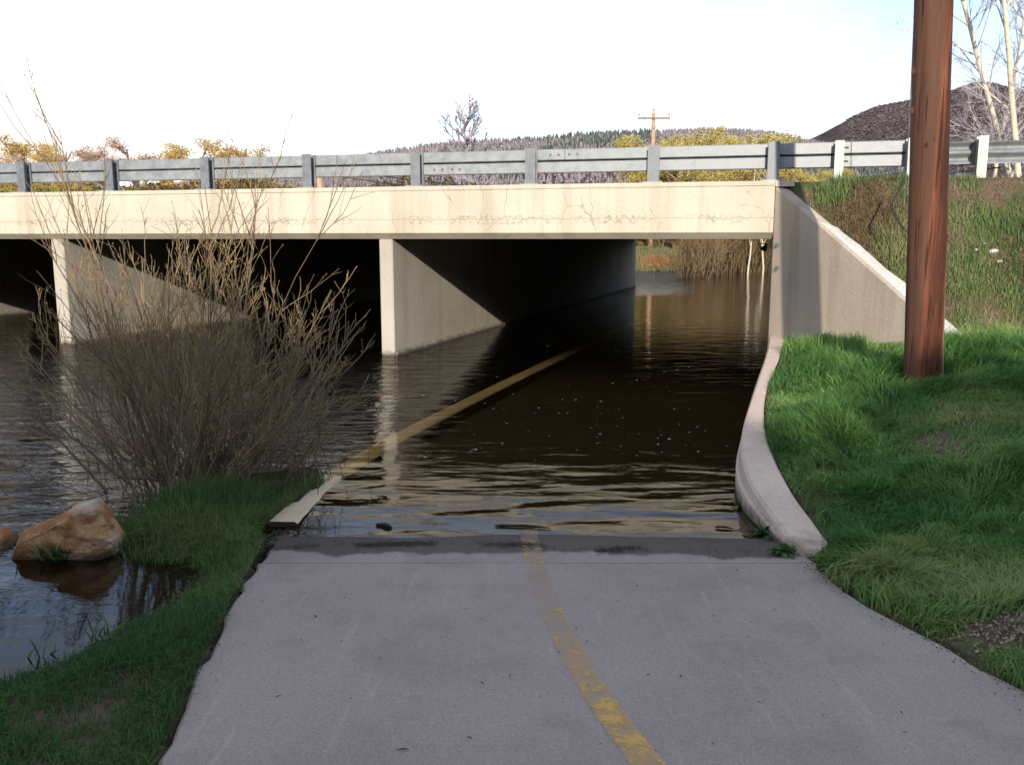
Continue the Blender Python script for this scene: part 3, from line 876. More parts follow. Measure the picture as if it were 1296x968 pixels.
s_lo = s_px(567, 213, -.34)[0]; s_up = s_px(715, 197, -.34)[0]; s_rt = s_px(1160, 190, -.34)[0]
r1 = rail('rail_band', -22, s_up - 0.004, zu, BH); r2 = rail('rail_band', s_up + 0.004, s_rt, zu, BH)
r3 = rail('rail_band', -22, s_lo - 0.004, zl, BH); r4 = rail('rail_band', s_lo + 0.004, s_rt, zl, BH)
bolts(r1, [s_up - 0.10, s_up - 0.235], zu); bolts(r2, [s_up + 0.07, s_up + 0.20], zu)
bolts(r3, [s_lo - 0.10, s_lo - 0.235], zl); bolts(r4, [s_lo + 0.07, s_lo + 0.20], zl)
s_slot = s_px(1071, 185, -.34)[0]
for zz in (zu, zl):
    b = MB(); c = bpt(s_slot, -0.338, zz); b.box(c, 0.075, 0.006, 0.022, MF); b.build('slot', M['cable'], r2 if zz == zu else r4)
# dark web added behind the gap so it reads as shadow between the bands
b = MB(); b.sweep([[bpt(s, -0.425 + o, zu - BH / 2 - GAP / 2 + z) for o, z in ((0, -.03), (0, .03), (-.012, .03), (-.012, -.03))] for s in np.linspace(-22, s_rt, 12)])
relg(b.build('gap_shadow_strip', M['bolt'], guard))
# W-beam at the right
def wbeam(s0, s1, zc, off):
    zz = np.linspace(-0.155, 0.155, 21)
    prof = [(-0.045 + 0.042 * math.cos(2 * math.pi * z / 0.155), z) for z in zz]
    full = [(o, z) for o, z in prof] + [(o - 0.006, z) for o, z in prof[::-1]]
    pr = [[bpt(s, off + o, zc + z) for o, z in full] for s in np.linspace(s0, s1, 12)]
    return relg(MB().sweep(pr).build('beam', M['galv'], guard, smooth=False))
zw = s_px(1240, 192, -.34)[1]
wbeam(s_rt + 0.006, s_rt + 12, zw - 0.01, -0.36)

def ibeam(b, s, off, z0, z1, fw=0.165, dp=0.16, th=0.016):
    zc = (z0 + z1) / 2; h = z1 - z0
    b.box(bpt(s, off, zc), fw, th, h, MF)
    b.box(bpt(s, off - dp / 2, zc), th, dp - th - .002, h - 0.002, MF)
    b.box(bpt(s, off - dp, zc), fw, th, h, MF)
for px, py in ((28, 240), (139, 240), (260, 236), (389, 236), (526, 233), (671, 232), (826, 230), (978, 229)):
    s = s_px(px, py, -0.16)[0]
    b = MB(); ibeam(b, s, -0.16, DTOP + 0.022, RT + 0.006)
    po = relg(b.build('post', M['galvpost'], guard))
    b = MB(); b.box(bpt(s, -0.21, DTOP + 0.011), 0.30, 0.30, 0.019, MF); b.build('base_plate', M['galv'], po)
    for q in (-0.11, 0.11):
        b = MB(); c = bpt(s + q, -0.10, DTOP + 0.02); b.tube([c, c + np.array([0, 0, 0.035])], 0.014, 6); b.build('anchor_bolt', M['bolt'], po)
s = s_px(28, 240, -.16)[0]
for k in (1, 2):
    b = MB(); ibeam(b, s - 1.9 * k, -0.16, DTOP + 0.022, RT + 0.006); relg(b.build('post', M['galvpost'], guard))
for px, py, ztop in ((1060, 236, RT + 0.0), (1151, 236, RT + 0.01), (1240, 240, None), (1335, 240, None)):
    s = s_px(px, py, -0.16)[0]
    if ztop is None: ztop = s_px(1240, 172, -.16)[1]
    b = MB(); ibeam(b, s, -0.16, DTOP - 0.55, ztop, 0.125, 0.12, 0.014)
    po = relg(b.build('post', M['galvlight'], guard))
    if px >= 1240:
        b = MB(); b.box(bpt(s - 0.01, -0.315, zw - 0.01), 0.15, 0.055, 0.30, MF); b.build('spacer_block', M['bolt'], po)

# ------------------------------------------------------------------ right kerb wall
rk = tag(empty('kerb_wall', KL[4]), 'curved pale concrete kerb wall between flooded path and green lawn', 'kerb')
a = resample(KL, 40); c = resample(KR, 40)
rings = []; low = []
for i in range(40):
    L_ = a[i]; Q = c[i]; z = L_[2]
    out = (L_ - Q)[:2]; out = out / np.linalg.norm(out)
    ft = lambda d, zz: (L_[0] + out[0] * d, L_[1] + out[1] * d, zz)
    zb = min(-0.5, z - 0.5)
    mid = z * 0.55
    rings.append([ft(0.015, zb), ft(0.012, mid), ft(0.0, z - 0.022), ft(-0.022, z), (Q[0] + out[0] * .02, Q[1] + out[1] * .02, z + 0.004), (Q[0], Q[1], z - 0.012), (Q[0], Q[1], zb)])
    low.append([ft(0.01, zb), ft(0.036, zb), ft(0.034, mid - 0.012), ft(0.024, mid), ft(0.006, mid)])
o = MB().sweep(rings).build('upper_face', M['kerb'], rk); o.matrix_parent_inverse = Matrix.Translation(-Vector(rk.location))
o = MB().sweep(low).build('lower_course', M['kerb'], rk); o.matrix_parent_inverse = Matrix.Translation(-Vector(rk.location))

# left kerb, dry only at its near end
ca = [(-1.69 + 0.02, 5.42, 0.055)]
k0 = np.array(at_z(357, 660, 0.034)); k1 = np.array(at_z(402, 616, 0.006)); k2 = np.array(at_z(455, 581, -0.006)); k3 = np.array(at_z(512, 548, -0.014)); k4 = np.array(at_z(640, 484, -0.022)); k5 = np.array(at_z(775, 420, -0.03))
k6 = k5 + np.array([E2[0] * 14, E2[1] * 14, 0])
kk = resample([k0, k1, k2, k3, k4, k5, k6], 60)
rings = []
for i in range(60):
    t = kk[min(i + 1, 59)] - kk[max(i - 1, 0)]; t = t[:2] / np.linalg.norm(t[:2]); nn = np.array([t[1], -t[0]])
    p = kk[i]
    f = lambda d, z: (p[0] + nn[0] * d, p[1] + nn[1] * d, z)
    w = 0.106 + 0.003 * math.sin(i * 2.1)
    rings.append([f(-w, -0.7), f(-w, p[2] - 0.015), f(-w + 0.018, p[2]), f(w - 0.018, p[2]), f(w, p[2] - 0.015), f(w, -0.7)])
tag(MB().sweep(rings).build('kerb', M['left_kerb']), 'straight low kerb running under the brown water left of the path', 'kerb')

# ------------------------------------------------------------------ big utility pole
pb = np.array(at_z(1168, 478, 0.64))
PB = pb.copy()
top = np.array(at_y(1182, 0, pb[1] + 0.02))
axd = (top - pb) / (top[2] - pb[2])
wr0 = 22.0 / FPX * math.hypot(pb[1], 1.3); 
rings = []
K = 40
for z in np.arange(-0.5, 9.0, 0.05):
    cpt = axd * z
    th = np.arange(K) * 2 * math.pi / K
    rad = wr0 * (1.02 - 0.016 * z) * (1 + 0.035 * (vnoise(th * 3.0 * 1.9, np.full(K, z * 0.8), 4) - 0.5) * 1.6 + 0.05 * (vnoise(np.cos(th) * 5 + 9, np.sin(th) * 5 + z * 0.25, 8) - 0.5))
    if z < 0.25: rad = rad * (1 + 0.05 * (0.25 - max(z, 0)) / 0.25)
    rings.append(np.stack([cpt[0] + rad * np.cos(th), cpt[1] + rad * np.sin(th), np.full(K, z)], 1))
pole = tag(empty('utility_pole', pb), 'tall red brown weathered wooden utility pole standing in the lawn', 'utility pole')
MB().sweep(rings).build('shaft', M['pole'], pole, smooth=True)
kz = at_y(1186, 162, pb[1])[2] - pb[2]
b = MB()
for (px, py, rr_) in ((1187, 160, 0.05), (1160, 90, 0.03), (1158, 140, 0.03)):
    q = np.array(at_y(px, py, pb[1] - 0.15)) - pb
    th = np.linspace(0, math.pi, 5); ring = []
    kb = MB()
    for t in np.linspace(0, math.pi / 2, 4):
        ring.append([(q[0] + rr_ * math.cos(t) * math.cos(u) * 0.8, q[1] + 0.05 - rr_ * math.sin(t) * 0.6, q[2] + rr_ * math.cos(t) * math.sin(u) * 1.4) for u in np.linspace(0, 2 * math.pi, 11)[:-1]])
    kb.sweep(ring).build('knot', M['pole'], pole, smooth=True)

# guy wire beside the pole and a loose cable end on the bank
g0 = np.array(at_y(1158, 0, 10.9)); g1 = np.array(at_y(1151, 150, 11.0)); g2 = np.array(at_y(1146, 236, 11.2))
g_top = g0 + (g0 - g2) * 1.2
pts = resample([g2 + np.array([0, 0, -0.25]), g2, g1, g0, g_top], 20)
tag(MB().tube(pts, 0.0065, 6).build('guy_wire', M['wire']), 'thin dark wire rising to the sky just left of the pole', 'wire')
lc = [at_y(1143, 228, 11.4), at_y(1134, 248, 11.2), at_y(1128, 262, 11.05), at_y(1136, 278, 10.85), at_y(1144, 290, 10.7)]
lc = [np.array(p) for p in lc]
for p in lc: p[2] = max(p[2], float(height(np.array([p[0]]), np.array([p[1]]))[0]) + 0.03)
tag(MB().tube(resample(lc, 16), 0.013, 6).build('loose_cable', M['cable']), 'short black loose cable curling down the grassy bank', 'cable')

# ------------------------------------------------------------------ branching growth
def lengths(P): return np.linalg.norm(np.diff(P, axis=1), axis=2).sum(1)
def grow(rng, P, per, t0, t1, ang, lf, n, up=0.0, jit=0.08, taper=0.5):
    B = P.shape[0]; m = P.shape[1]
    idx = np.repeat(np.arange(B), per); t = rng.uniform(t0, t1, len(idx)) * (m - 1)
    i = np.minimum(t.astype(int), m - 2); f = (t - i)[:, None]
    pos = P[idx, i] * (1 - f) + P[idx, i + 1] * f
    tan = P[idx, i + 1] - P[idx, i]; tan /= np.linalg.norm(tan, axis=1, keepdims=True) + 1e-9
    pr = np.cross(tan, rng.normal(size=tan.shape)); pr /= np.linalg.norm(pr, axis=1, keepdims=True) + 1e-9
    a = (ang * rng.uniform(0.6, 1.3, len(idx)))[:, None]
    d = np.cos(a) * tan + np.sin(a) * pr
    L = lengths(P)[idx] * lf * rng.uniform(0.55, 1.25, len(idx)) * (1 - taper * t / (m - 1))
    out = [pos]
    for _ in range(n - 1):
        d = d + np.array([0, 0, up]) + rng.normal(size=d.shape) * jit
        d /= np.linalg.norm(d, axis=1, keepdims=True)
        pos = pos + d * (L / (n - 1))[:, None]
        out.append(pos)
    return np.stack(out, 1)
def taper(B, n, r0, r1):
    r0 = np.broadcast_to(np.asarray(r0, float), (B,))
    return r0[:, None] + (r1 - r0[:, None]) * np.linspace(0, 1, n)[None]

# ------------------------------------------------------------------ the bare willow shrub
rb = np.random.default_rng(5)
bush_at = np.array(at_z(248, 612, 0.08))
bush = tag(empty('willow_shrub', bush_at), 'large bare willow shrub with many thin upright stems by the water', 'shrub')
ns = 120
az = rb.uniform(0, 2 * math.pi, ns)
tilt = 1.0 * np.sqrt(rb.uniform(0, 1, ns)) ** 1.15
base = np.stack([rb.normal(0, 0.24, ns), rb.normal(0, 0.16, ns), np.full(ns, -0.10)], 1)
base[:, 0] += 0.22 * np.cos(az) * tilt
d = np.stack([np.sin(tilt) * np.cos(az) * 1.2, np.sin(tilt) * np.sin(az) * 0.9, np.cos(tilt)], 1)
d /= np.linalg.norm(d, axis=1, keepdims=True)
L = rb.uniform(1.30, 2.0, ns) * np.where(tilt < 0.45, 1.16, 0.90)
tall_ = rb.choice(np.where(tilt < 0.5)[0], 7, replace=False); L[tall_] = rb.uniform(2.45, 2.85, 7)
pos = base; pts = [pos]; n = 10
for _ in range(n - 1):
    d = d + np.array([0, 0, 0.05]) + rb.normal(size=d.shape) * 0.07; d /= np.linalg.norm(d, axis=1, keepdims=True)
    pos = pos + d * (L / (n - 1))[:, None]; pts.append(pos)
S = np.stack(pts, 1)
for i in range(ns):
    MB().tubes(S[i:i + 1], taper(1, n, rb.choice([0.0045, 0.0055, 0.007, 0.012]), 0.0022), 6, rb.uniform(0.05, 0.7, 1)).build('stem', M['stem'], bush, smooth=True)
b1 = grow(rb, S, 7, 0.22, 0.97, 0.45, 0.42, 7, 0.06, 0.09, 0.45)
b2 = grow(rb, b1, 4, 0.2, 0.98, 0.5, 0.42, 5, 0.05, 0.12)
tw = MB()
tw.tubes(b1, taper(len(b1), 7, 0.0042, 0.0018), 4, rb.uniform(0.2, 0.8, len(b1)))
tw.tubes(b2, taper(len(b2), 5, 0.0024, 0.0013), 3, rb.uniform(0.35, 1.0, len(b2)))
tag(tw.build('twigs', M['stem'], bush, smooth=True), kind='stuff')
bd = MB()
q = np.concatenate([b1[:, 3:].reshape(-1, 3), b2[:, 1:].reshape(-1, 3)]); q = q[rb.uniform(size=len(q)) < 0.3]
bd.leaves(q + rb.normal(size=q.shape) * 0.004, 0.0085, rb, aspect=0.42)
tag(bd.build('buds', M['bud'], bush), kind='stuff')
# arching dead canes at the foot of the shrub
dc = np.array([[-0.1, 0, 0.0]]) + rb.normal(size=(260, 3)) * np.array([0.42, 0.22, 0.0]) + np.array([[0.20, 0.05, 0.02]])
P0 = np.stack([dc, dc + np.stack([rb.normal(0, .10, 260), rb.normal(0, .07, 260), rb.uniform(.2, .5, 260)], 1)], 1)
P0 = np.concatenate([P0[:, :1], (P0[:, :1] * .5 + P0[:, 1:] * .5) + rb.normal(size=(260, 1, 3)) * .02, P0[:, 1:] + rb.normal(size=(260, 1, 3)) * .05], 1)
t_ = MB(); t_.tubes(P0, taper(260, 3, 0.004, 0.0015), 3, rb.uniform(0, 1, 260))
tag(t_.build('dead_canes', M['dry'], bush), kind='stuff')
for (x0, x1, z1) in ((-0.05, -0.55, 0.10), (0.1, 0.75, 0.16)):
    p = resample([(x0, 0, -0.06), ((x0 + x1) / 2, -0.06, z1 * 0.6), (x1, -0.12, z1), (x1 * 1.5, -0.15, z1 + 0.3)], 9)
    MB().tubes(p[None], taper(1, 9, 0.022, 0.006), 6, np.array([0.1])).build('limb', M['stem'], bush, smooth=True)

# ------------------------------------------------------------------ grasses
def blades(rng, x, y, hmin, hmax, width, lean, tint=None, zoff=-0.01, M_=None, comb=0.0):
    n = len(x); z = height(x, y) + zoff
    h = rng.uniform(hmin, hmax, n) if np.isscalar(hmin) else hmin * rng.uniform(0.6, 1.3, n)
    a = rng.uniform(0, 2 * math.pi, n); w = width * rng.uniform(0.6, 1.3, n)
    la = rng.uniform(0, 2 * math.pi, n); le = np.abs(rng.normal(0, lean, n)) * h
    if comb:
        la = fbm(x * 2.6, y * 2.6, 91, 3) * 14 + rng.normal(0, .8, n); le = le + comb * h
    ux, uy = np.cos(a) * w, np.sin(a) * w
    lx, ly = np.cos(la) * le, np.sin(la) * le
    P0 = np.stack([x - ux, y - uy, z], 1); P1 = np.stack([x + ux, y + uy, z], 1)
    P2 = np.stack([x + ux * .75 + lx * .3, y + uy * .75 + ly * .3, z + h * .55], 1); P3 = np.stack([x - ux * .75 + lx * .3, y - uy * .75 + ly * .3, z + h * .55], 1)
    drop = np.clip(le / (h + 1e-6), 0, 1.5) * 0.35
    P4 = np.stack([x + lx, y + ly, z + h * (1 - drop)], 1)
    V = np.stack([P0, P1, P2, P3, P4], 1).reshape(-1, 3)
    i = np.arange(n) * 5
    t = rng.uniform(0.02, 1, n) if tint is None else np.clip(tint + rng.normal(0, 0.14, n), 0.01, 1)
    M_.add(V, [np.stack([i, i + 1, i + 2, i + 3], 1), np.stack([i + 3, i + 2, i + 4], 1)], np.repeat(t, 5))
rg = np.random.default_rng(21)
def scatter(rng, n, x0, x1, y0, y1): return rng.uniform(x0, x1, n), rng.uniform(y0, y1, n)
# lawn at the right
def o_of(x, y): return x * NB[0] + (y - BY) * NB[1]
def wing_q(x, y): return (x - CORNER[0]) * wnn[0] + (y - CORNER[1]) * wnn[1]
lawn = MB()
for (n, y0, y1, x1) in ((150000, 2.2, 5.5, 4.6), (110000, 5.5, 8.5, 6.6), (70000, 8.5, 12.6, 8.8)):
    x, y = scatter(rg, n, 1.4, x1, y0, y1)
    dr = x - edge_r(y)
    bare = fbm(x * 1.4 + 3, y * 1.4, 31, 4)
    keep = (dr > 0.05 * (fbm(x * 3, y * 3, 18, 3) - .35)) & (o_of(x, y) > 0.05) & (wing_q(x, y) < -0.01) | ((dr > 0) & (o_of(x, y) > 2.35) & (wing_q(x, y) > 0.25))
    keep &= (o_of(x, y) > 2.2) | (wing_q(x, y) < -0.01)
    keep &= rg.uniform(size=n) < np.clip((bare - 0.24) * 6, 0.15, 1) * np.clip(0.25 + dr * 4, 0, 1) * np.clip(((x - 2.36) ** 2 / .09 + (y - 3.80) ** 2 / .05) - .35, 0.05, 1) * np.clip(((x - 3.25) ** 2 / .10 + (y - 6.2) ** 2 / .06) - .1, 0.25, 1)
    x, y, dr = x[keep], y[keep], dr[keep]
    cl_ = fbm(x * 1.1, y * 1.1, 77, 4)
    tint = np.clip((fbm(x * 1.3, y * 1.3, 41, 4) - 0.5) * 2.6 + 0.40 - 0.5 * (cl_ - .5) + 0.5 * (rg.uniform(size=len(x)) < 0.05), 0, 1)
    hh = (0.06 + 0.25 * np.clip((cl_ - 0.36) * 2.6, 0, 1) * (0.6 + 0.8 * fbm(x * 4.5, y * 4.5, 88, 2))) * (0.55 + 0.45 * sstep(0, 0.5, dr))
    hh = hh * np.clip(((x - 2.3) ** 2 / .2 + (y - 3.70) ** 2 / .10) - .1, 0.22, 1)
    hh = hh * np.clip((np.hypot(x - PB[0], y - PB[1] + .12) - .12) * 2.6, .22, 1)
    blades(rg, x, y, hh, None, 0.0052 if y0 < 5 else 0.0060, 0.55, tint, M_=lawn, comb=0.25)
# tall tuft at the foot of the wing wall
n = 1500
x = np.concatenate([rg.normal(p[0], .10, n // 3) for p in (at_z(1012, 447, .5), at_z(1040, 447, .52), at_z(1078, 452, .55))])
y = np.concatenate([rg.normal(p[1], .10, n // 3) for p in (at_z(1012, 447, .5), at_z(1040, 447, .52), at_z(1078, 452, .55))])
k = (x > edge_r(y)) & (wing_q(x, y) < -0.02)
blades(rg, x[k], y[k], 0.12, 0.32, 0.005, 0.3, np.full(k.sum(), .6), M_=lawn)
tag(lawn.build('grass', M['grass']), 'uneven long green grass growing on the lawn beside the kerb wall', 'grass', kind='stuff')
# embankment: thinner, patchy
em = MB()
x, y = scatter(rg, 130000, 3.9, 9.5, 8.6, 13.2)
oo = o_of(x, y); wq = wing_q(x, y)
bare = fbm(x * 1.25 + 1.7, y * 1.25 + 5, 61, 4)
topdirt = np.exp(-((x - 4.9) ** 2 + (y - 12.2) ** 2) / 0.35) + 0.9 * np.exp(-((x - 6.9) ** 2 + (y - 10.9) ** 2) / 0.35)
dens = 0.75 * np.clip((bare - 0.46) * 6, 0.04, 1) * np.clip(1.1 - 1.25 * topdirt, 0.03, 1)
k = (wq > 0.27) & (oo > 0.05) & (oo < 2.6) & (rg.uniform(size=len(x)) < dens)
x, y = x[k], y[k]
tint = np.clip((fbm(x * 1.2, y * 1.2, 45, 4) - 0.5) * 1.8 + 0.42, 0, 1)
blades(rg, x, y, 0.05 + 0.10 * np.clip((bare[k] - .42) * 3, 0, 1), None, 0.0058, 0.5, tint, M_=em)
x = rg.normal(4.55, .12, 900); y = rg.normal(12.55, .10, 900); k = (o_of(x, y) > .02)
blades(rg, x[k], y[k], .08, .24, .006, .35, M_=em)
tag(em.build('grass', M['embgrass']), 'patchy green grass on the steep road bank right of the wing wall', 'grass', kind='stuff')
dry = MB()
x, y = scatter(rg, 26000, 4.2, 9.2, 9.0, 13.0); oo = o_of(x, y); wq = wing_q(x, y)
k = (wq > 0.25) & (oo > 0.1) & (oo < 2.3) & (rg.uniform(size=len(x)) < 0.55)
blades(rg, x[k], y[k], 0.03, 0.10, 0.004, 1.1, M_=dry)
x = rg.normal(4.75, .42, 9000); y = rg.normal(11.85, .42, 9000); oo = o_of(x, y); wq = wing_q(x, y)
k = (wq > 0.24) & (oo > 0.08) & (oo < 2.2); blades(rg, x[k], y[k], 0.03, 0.12, 0.0045, 1.2, M_=dry)
x = rg.normal(7.0, .5, 6000); y = rg.normal(10.9, .4, 6000); oo = o_of(x, y); k = (oo > 0.08) & (oo < 2.2)
blades(rg, x[k], y[k], 0.03, 0.10, 0.0045, 1.2, M_=dry)
cl2 = np.stack([np.concatenate([rg.normal(4.5, .3, 900), rg.normal(7.0, .45, 700)]), np.concatenate([rg.normal(12.05, .35, 900), rg.normal(10.9, .35, 700)])], 1)
kk2 = (wing_q(cl2[:, 0], cl2[:, 1]) > .22) & (o_of(cl2[:, 0], cl2[:, 1]) > .05); cl2 = cl2[kk2]
sc2 = MB(); sc2.leaves(np.stack([cl2[:, 0], cl2[:, 1], height(cl2[:, 0], cl2[:, 1]) + .008], 1), .018, rg, aspect=.7)
tag(sc2.build('soil_crumbs', M['soilbits']), 'brown soil clods on the bare upper part of the road bank', 'soil', kind='stuff')
tag(dry.build('dry_grass', M['dry']), 'flattened straw coloured dead grass on the road bank', 'dry grass', kind='stuff')
# left bank
lb = MB()
for (n, x0, x1, y0, y1, hh, ww) in ((120000, -3.2, -0.6, 1.8, 6.9, 0.06, 0.0030),):
    x, y = scatter(rg, n, x0, x1, y0, y1)
    z = height(x, y); e = xl(y) - x
    bare = fbm(x * 2.2, y * 2.2, 15, 4)
    k = (e > np.where(y > 5.25, 0.15, -0.015)) & (z > -0.03) & (rg.uniform(size=n) < np.clip((bare - 0.30) * 5, .1, 1) * np.clip(0.3 + (z + .03) * 25, 0.1, 1))
    k &= (rg.uniform(size=n) < np.clip((y - 2.3) * 1.6, 0.15, 1))
    x, y = x[k], y[k]
    tall = np.exp(-((x + 1.95) ** 2 / 0.30 + (y - 5.55) ** 2 / 0.16))
    blades(rg, x, y, hh * (0.7 + 1.0 * np.clip(fbm(x * 2, y * 2, 19, 3), 0, 1)) * (1 + 1.6 * tall), None, ww, 0.75, np.clip((fbm(x, y, 4, 3) - .5) * 1.5 + .45, 0, 1), M_=lb)
p = at_z(338, 668, .03); x = rg.normal(p[0], .07, 700); y = rg.normal(p[1], .10, 700); k = (xl(y) - x > .0)
blades(rg, x[k], y[k], .05, .13, .0036, .6, np.full(k.sum(), .5), M_=lb)
p = at_z(275, 655, .05)
x = rg.normal(p[0], .25, 3800); y = rg.normal(p[1] + .05, .16, 3800); k = (xl(y) - x > .2)
blades(rg, x[k], y[k], .12, .30, .0038, .45, np.full(k.sum(), .45), M_=lb)
for px, py in ((120, 790), (45, 820), (130, 795)):
    p = at_z(px, py, 0); x = rg.normal(p[0], .04, 14); y = rg.normal(p[1], .03, 14)
    blades(rg, x, y, .7, .9, .003, .12, M_=lb, zoff=-.05) if False else None
tag(lb.build('grass', M['bankgrass']), 'dark green grass on the bank between still pool and path', 'grass', kind='stuff')

# weeds at the foot of the kerb wall
def weed(px, py, z, n, size, label, broad):
    p = np.array(at_z(px, py, z)); e = tag(empty('weed', p), label, 'weed', 'weeds by the kerb')
    rw = np.random.default_rng(int(px))
    for i in range(n):
        a = rw.uniform(0, 2 * math.pi); el = rw.uniform(0.3, 1.3); L = size * rw.uniform(0.6, 1.2)
        u = np.array([math.cos(a) * math.cos(el), math.sin(a) * math.cos(el), math.sin(el)]); s_ = np.array([-math.sin(a), math.cos(a), 0])
        st = rw.normal(size=3) * np.array([size * .28, size * .2, 0])
        rings = []; ts = np.linspace(0, 1, 6)
        V = []
        for t in ts:
            w = broad * L * math.sin(math.pi * min(0.97, 0.08 + t * 0.9)) * (1 + 0.25 * math.sin(t * 19))
            c = st + u * L * t + np.array([0, 0, -0.45 * L * t * t])
            V += [c - s_ * w, c + s_ * w + np.array([0, 0, .004])]
        q = np.array([[2 * j, 2 * j + 1, 2 * j + 3, 2 * j + 2] for j in range(5)])
        b = MB(); b.add(V, [q], rw.uniform(0.05, 1)); b.build('leaf', M['weed'], e)
weed(943, 641, 0.0, 26, 0.11, 'upper small dark weed growing at the waterline against the kerb wall', 0.11)
weed(969, 676, 0.0, 44, 0.13, 'bushiest weed at the foot of the kerb wall, middle of three', 0.10)
weed(990, 698, 0.03, 30, 0.10, 'low broad leaved weed where kerb wall meets the dry path', 0.20)

# ------------------------------------------------------------------ boulder and its neighbour
def boulder(name, base, outline, depth, label, seed, tilt=0.0, parentless=True):
    bm = bmesh.new(); rr_ = np.random.default_rng(seed)
    for (x, z) in outline:
        for s_, q in ((-1, 0.80), (1, 0.72), (-0.35, 1.0), (0.4, 1.0)):
            bm.verts.new((x * q + rr_.normal() * .012, s_ * depth * (0.75 + 0.25 * rr_.uniform()), z * (q if z > 0 else 1) + rr_.normal() * .008))
    res = bmesh.ops.convex_hull(bm, input=bm.verts)
    for v in [v for v in bm.verts if not v.link_faces]: bm.verts.remove(v)
    bmesh.ops.triangulate(bm, faces=bm.faces)
    bmesh.ops.subdivide_edges(bm, edges=bm.edges, cuts=3, use_grid_fill=True)
    for _ in range(1):
        bmesh.ops.smooth_vert(bm, verts=bm.verts, factor=0.15, use_axis_x=True, use_axis_y=True, use_axis_z=True)
    bm.normal_update()
    for v in bm.verts:
        nn = float(fbm(np.array([v.co.x * 7 + v.co.z * 5 + 3]), np.array([v.co.y * 7 + v.co.z * 6]), seed, 4)[0]) - 0.5
        v.co += v.normal * nn * 0.055
    me = bpy.data.meshes.new(name); bm.to_mesh(me); bm.free(); me.materials.append(M['rock'])
    o = bpy.data.objects.new(name, me); COL.objects.link(o); o.location = base
    tag(o, label, 'boulder'); return o
rk_p = np.array(at_z(70, 708, 0.0)); sc_ = rk_p[1] / FPX * 1.02
boulder('boulder', rk_p + np.array([0, .17, -0.02]), [(-.345, -.05), (-.34, .03), (-.24, .15), (-.08, .20), (.09, .29), (.16, .36), (.20, .345), (.34, .12), (.335, .02), (.2, -.1)], 0.19,
        'jagged orange and white boulder standing in the shallow pool', 3)
boulder('boulder', np.array(at_z(-24, 694, 0.0)) + np.array([0, .12, -.03]), [(-.25, 0), (-.1, .11), (.08, .12), (.19, .02), (.1, -.1), (-.2, -.1)], 0.14,
        'low smooth brown rock half out of frame beside the jagged boulder', 9)
bg = MB(); p = at_z(70, 706, 0); x = rg.normal(p[0], .07, 260); y = rg.normal(p[1] - .0, .02, 260)
n = len(x); 
def blades_at(MBx, x, y, z, h0, h1, w, lean):
    n = len(x); h = rg.uniform(h0, h1, n); a = rg.uniform(0, 6.28, n); la = rg.uniform(0, 6.28, n); le = np.abs(rg.normal(0, lean, n)) * h
    ux, uy = np.cos(a) * w, np.sin(a) * w; lx, ly = np.cos(la) * le, np.sin(la) * le
    V = np.stack([np.stack([x - ux, y - uy, np.full(n, z)], 1), np.stack([x + ux, y + uy, np.full(n, z)], 1), np.stack([x + lx * .4, y + ly * .4, z + h * .6], 1), np.stack([x + lx, y + ly, z + h * .95], 1)], 1).reshape(-1, 3)
    i = np.arange(n) * 4
    MBx.add(V, [np.stack([i, i + 1, i + 2], 1), np.stack([i + 1, i + 3, i + 2], 1)], np.repeat(rg.uniform(0.02, 1, n), 4))
blades_at(bg, x, y, -0.02, 0.06, 0.16, 0.004, 0.6)
for px, py in ((120, 815), (44, 830), (130, 800)):
    p = at_z(px, py, 0); blades_at(bg, rg.normal(p[0], .03, 9), rg.normal(p[1], .02, 9), -.03, .06, .14, .004, .4)
tag(bg.build('grass_tuft', M['bankgrass']), 'few drowned grass blades standing in the pool by the boulder', 'grass', kind='stuff')

# ------------------------------------------------------------------ litter, sticks, foam, stones
lt = MB()
n = 620
x, y = scatter(rg, n, -1.5, 3.0, 2.2, 5.2)
e0 = x - xl(y); e1 = xr(y) - x
k = (e0 > 0.02) & (e1 > 0.02) & (rg.uniform(size=n) < 0.22 + 0.8 * np.exp(-np.minimum(e0, e1) / 0.12))
x, y = x[k], y[k]; n = len(x)
C = np.stack([x, y, zpath(y) + 0.006], 1); 
dd = rg.uniform(0, 6.28, n); l = .003 + rg.exponential(.006, n); w = rg.uniform(.0015, .0045, n)
u = np.stack([np.cos(dd), np.sin(dd), np.zeros(n)], 1); s_ = np.stack([-np.sin(dd), np.cos(dd), np.zeros(n)], 1)
V = np.stack([C - u * l[:, None], C + s_ * w[:, None] + [0, 0, .003], C + u * l[:, None], C - s_ * w[:, None] + [0, 0, .004]], 1).reshape(-1, 3)
lt.add(V, [np.arange(4 * n).reshape(n, 4)])
tag(lt.build('leaf_litter', M['litter']), 'dark specks of leaf and twig lying on the dry path', 'leaf litter', kind='stuff')
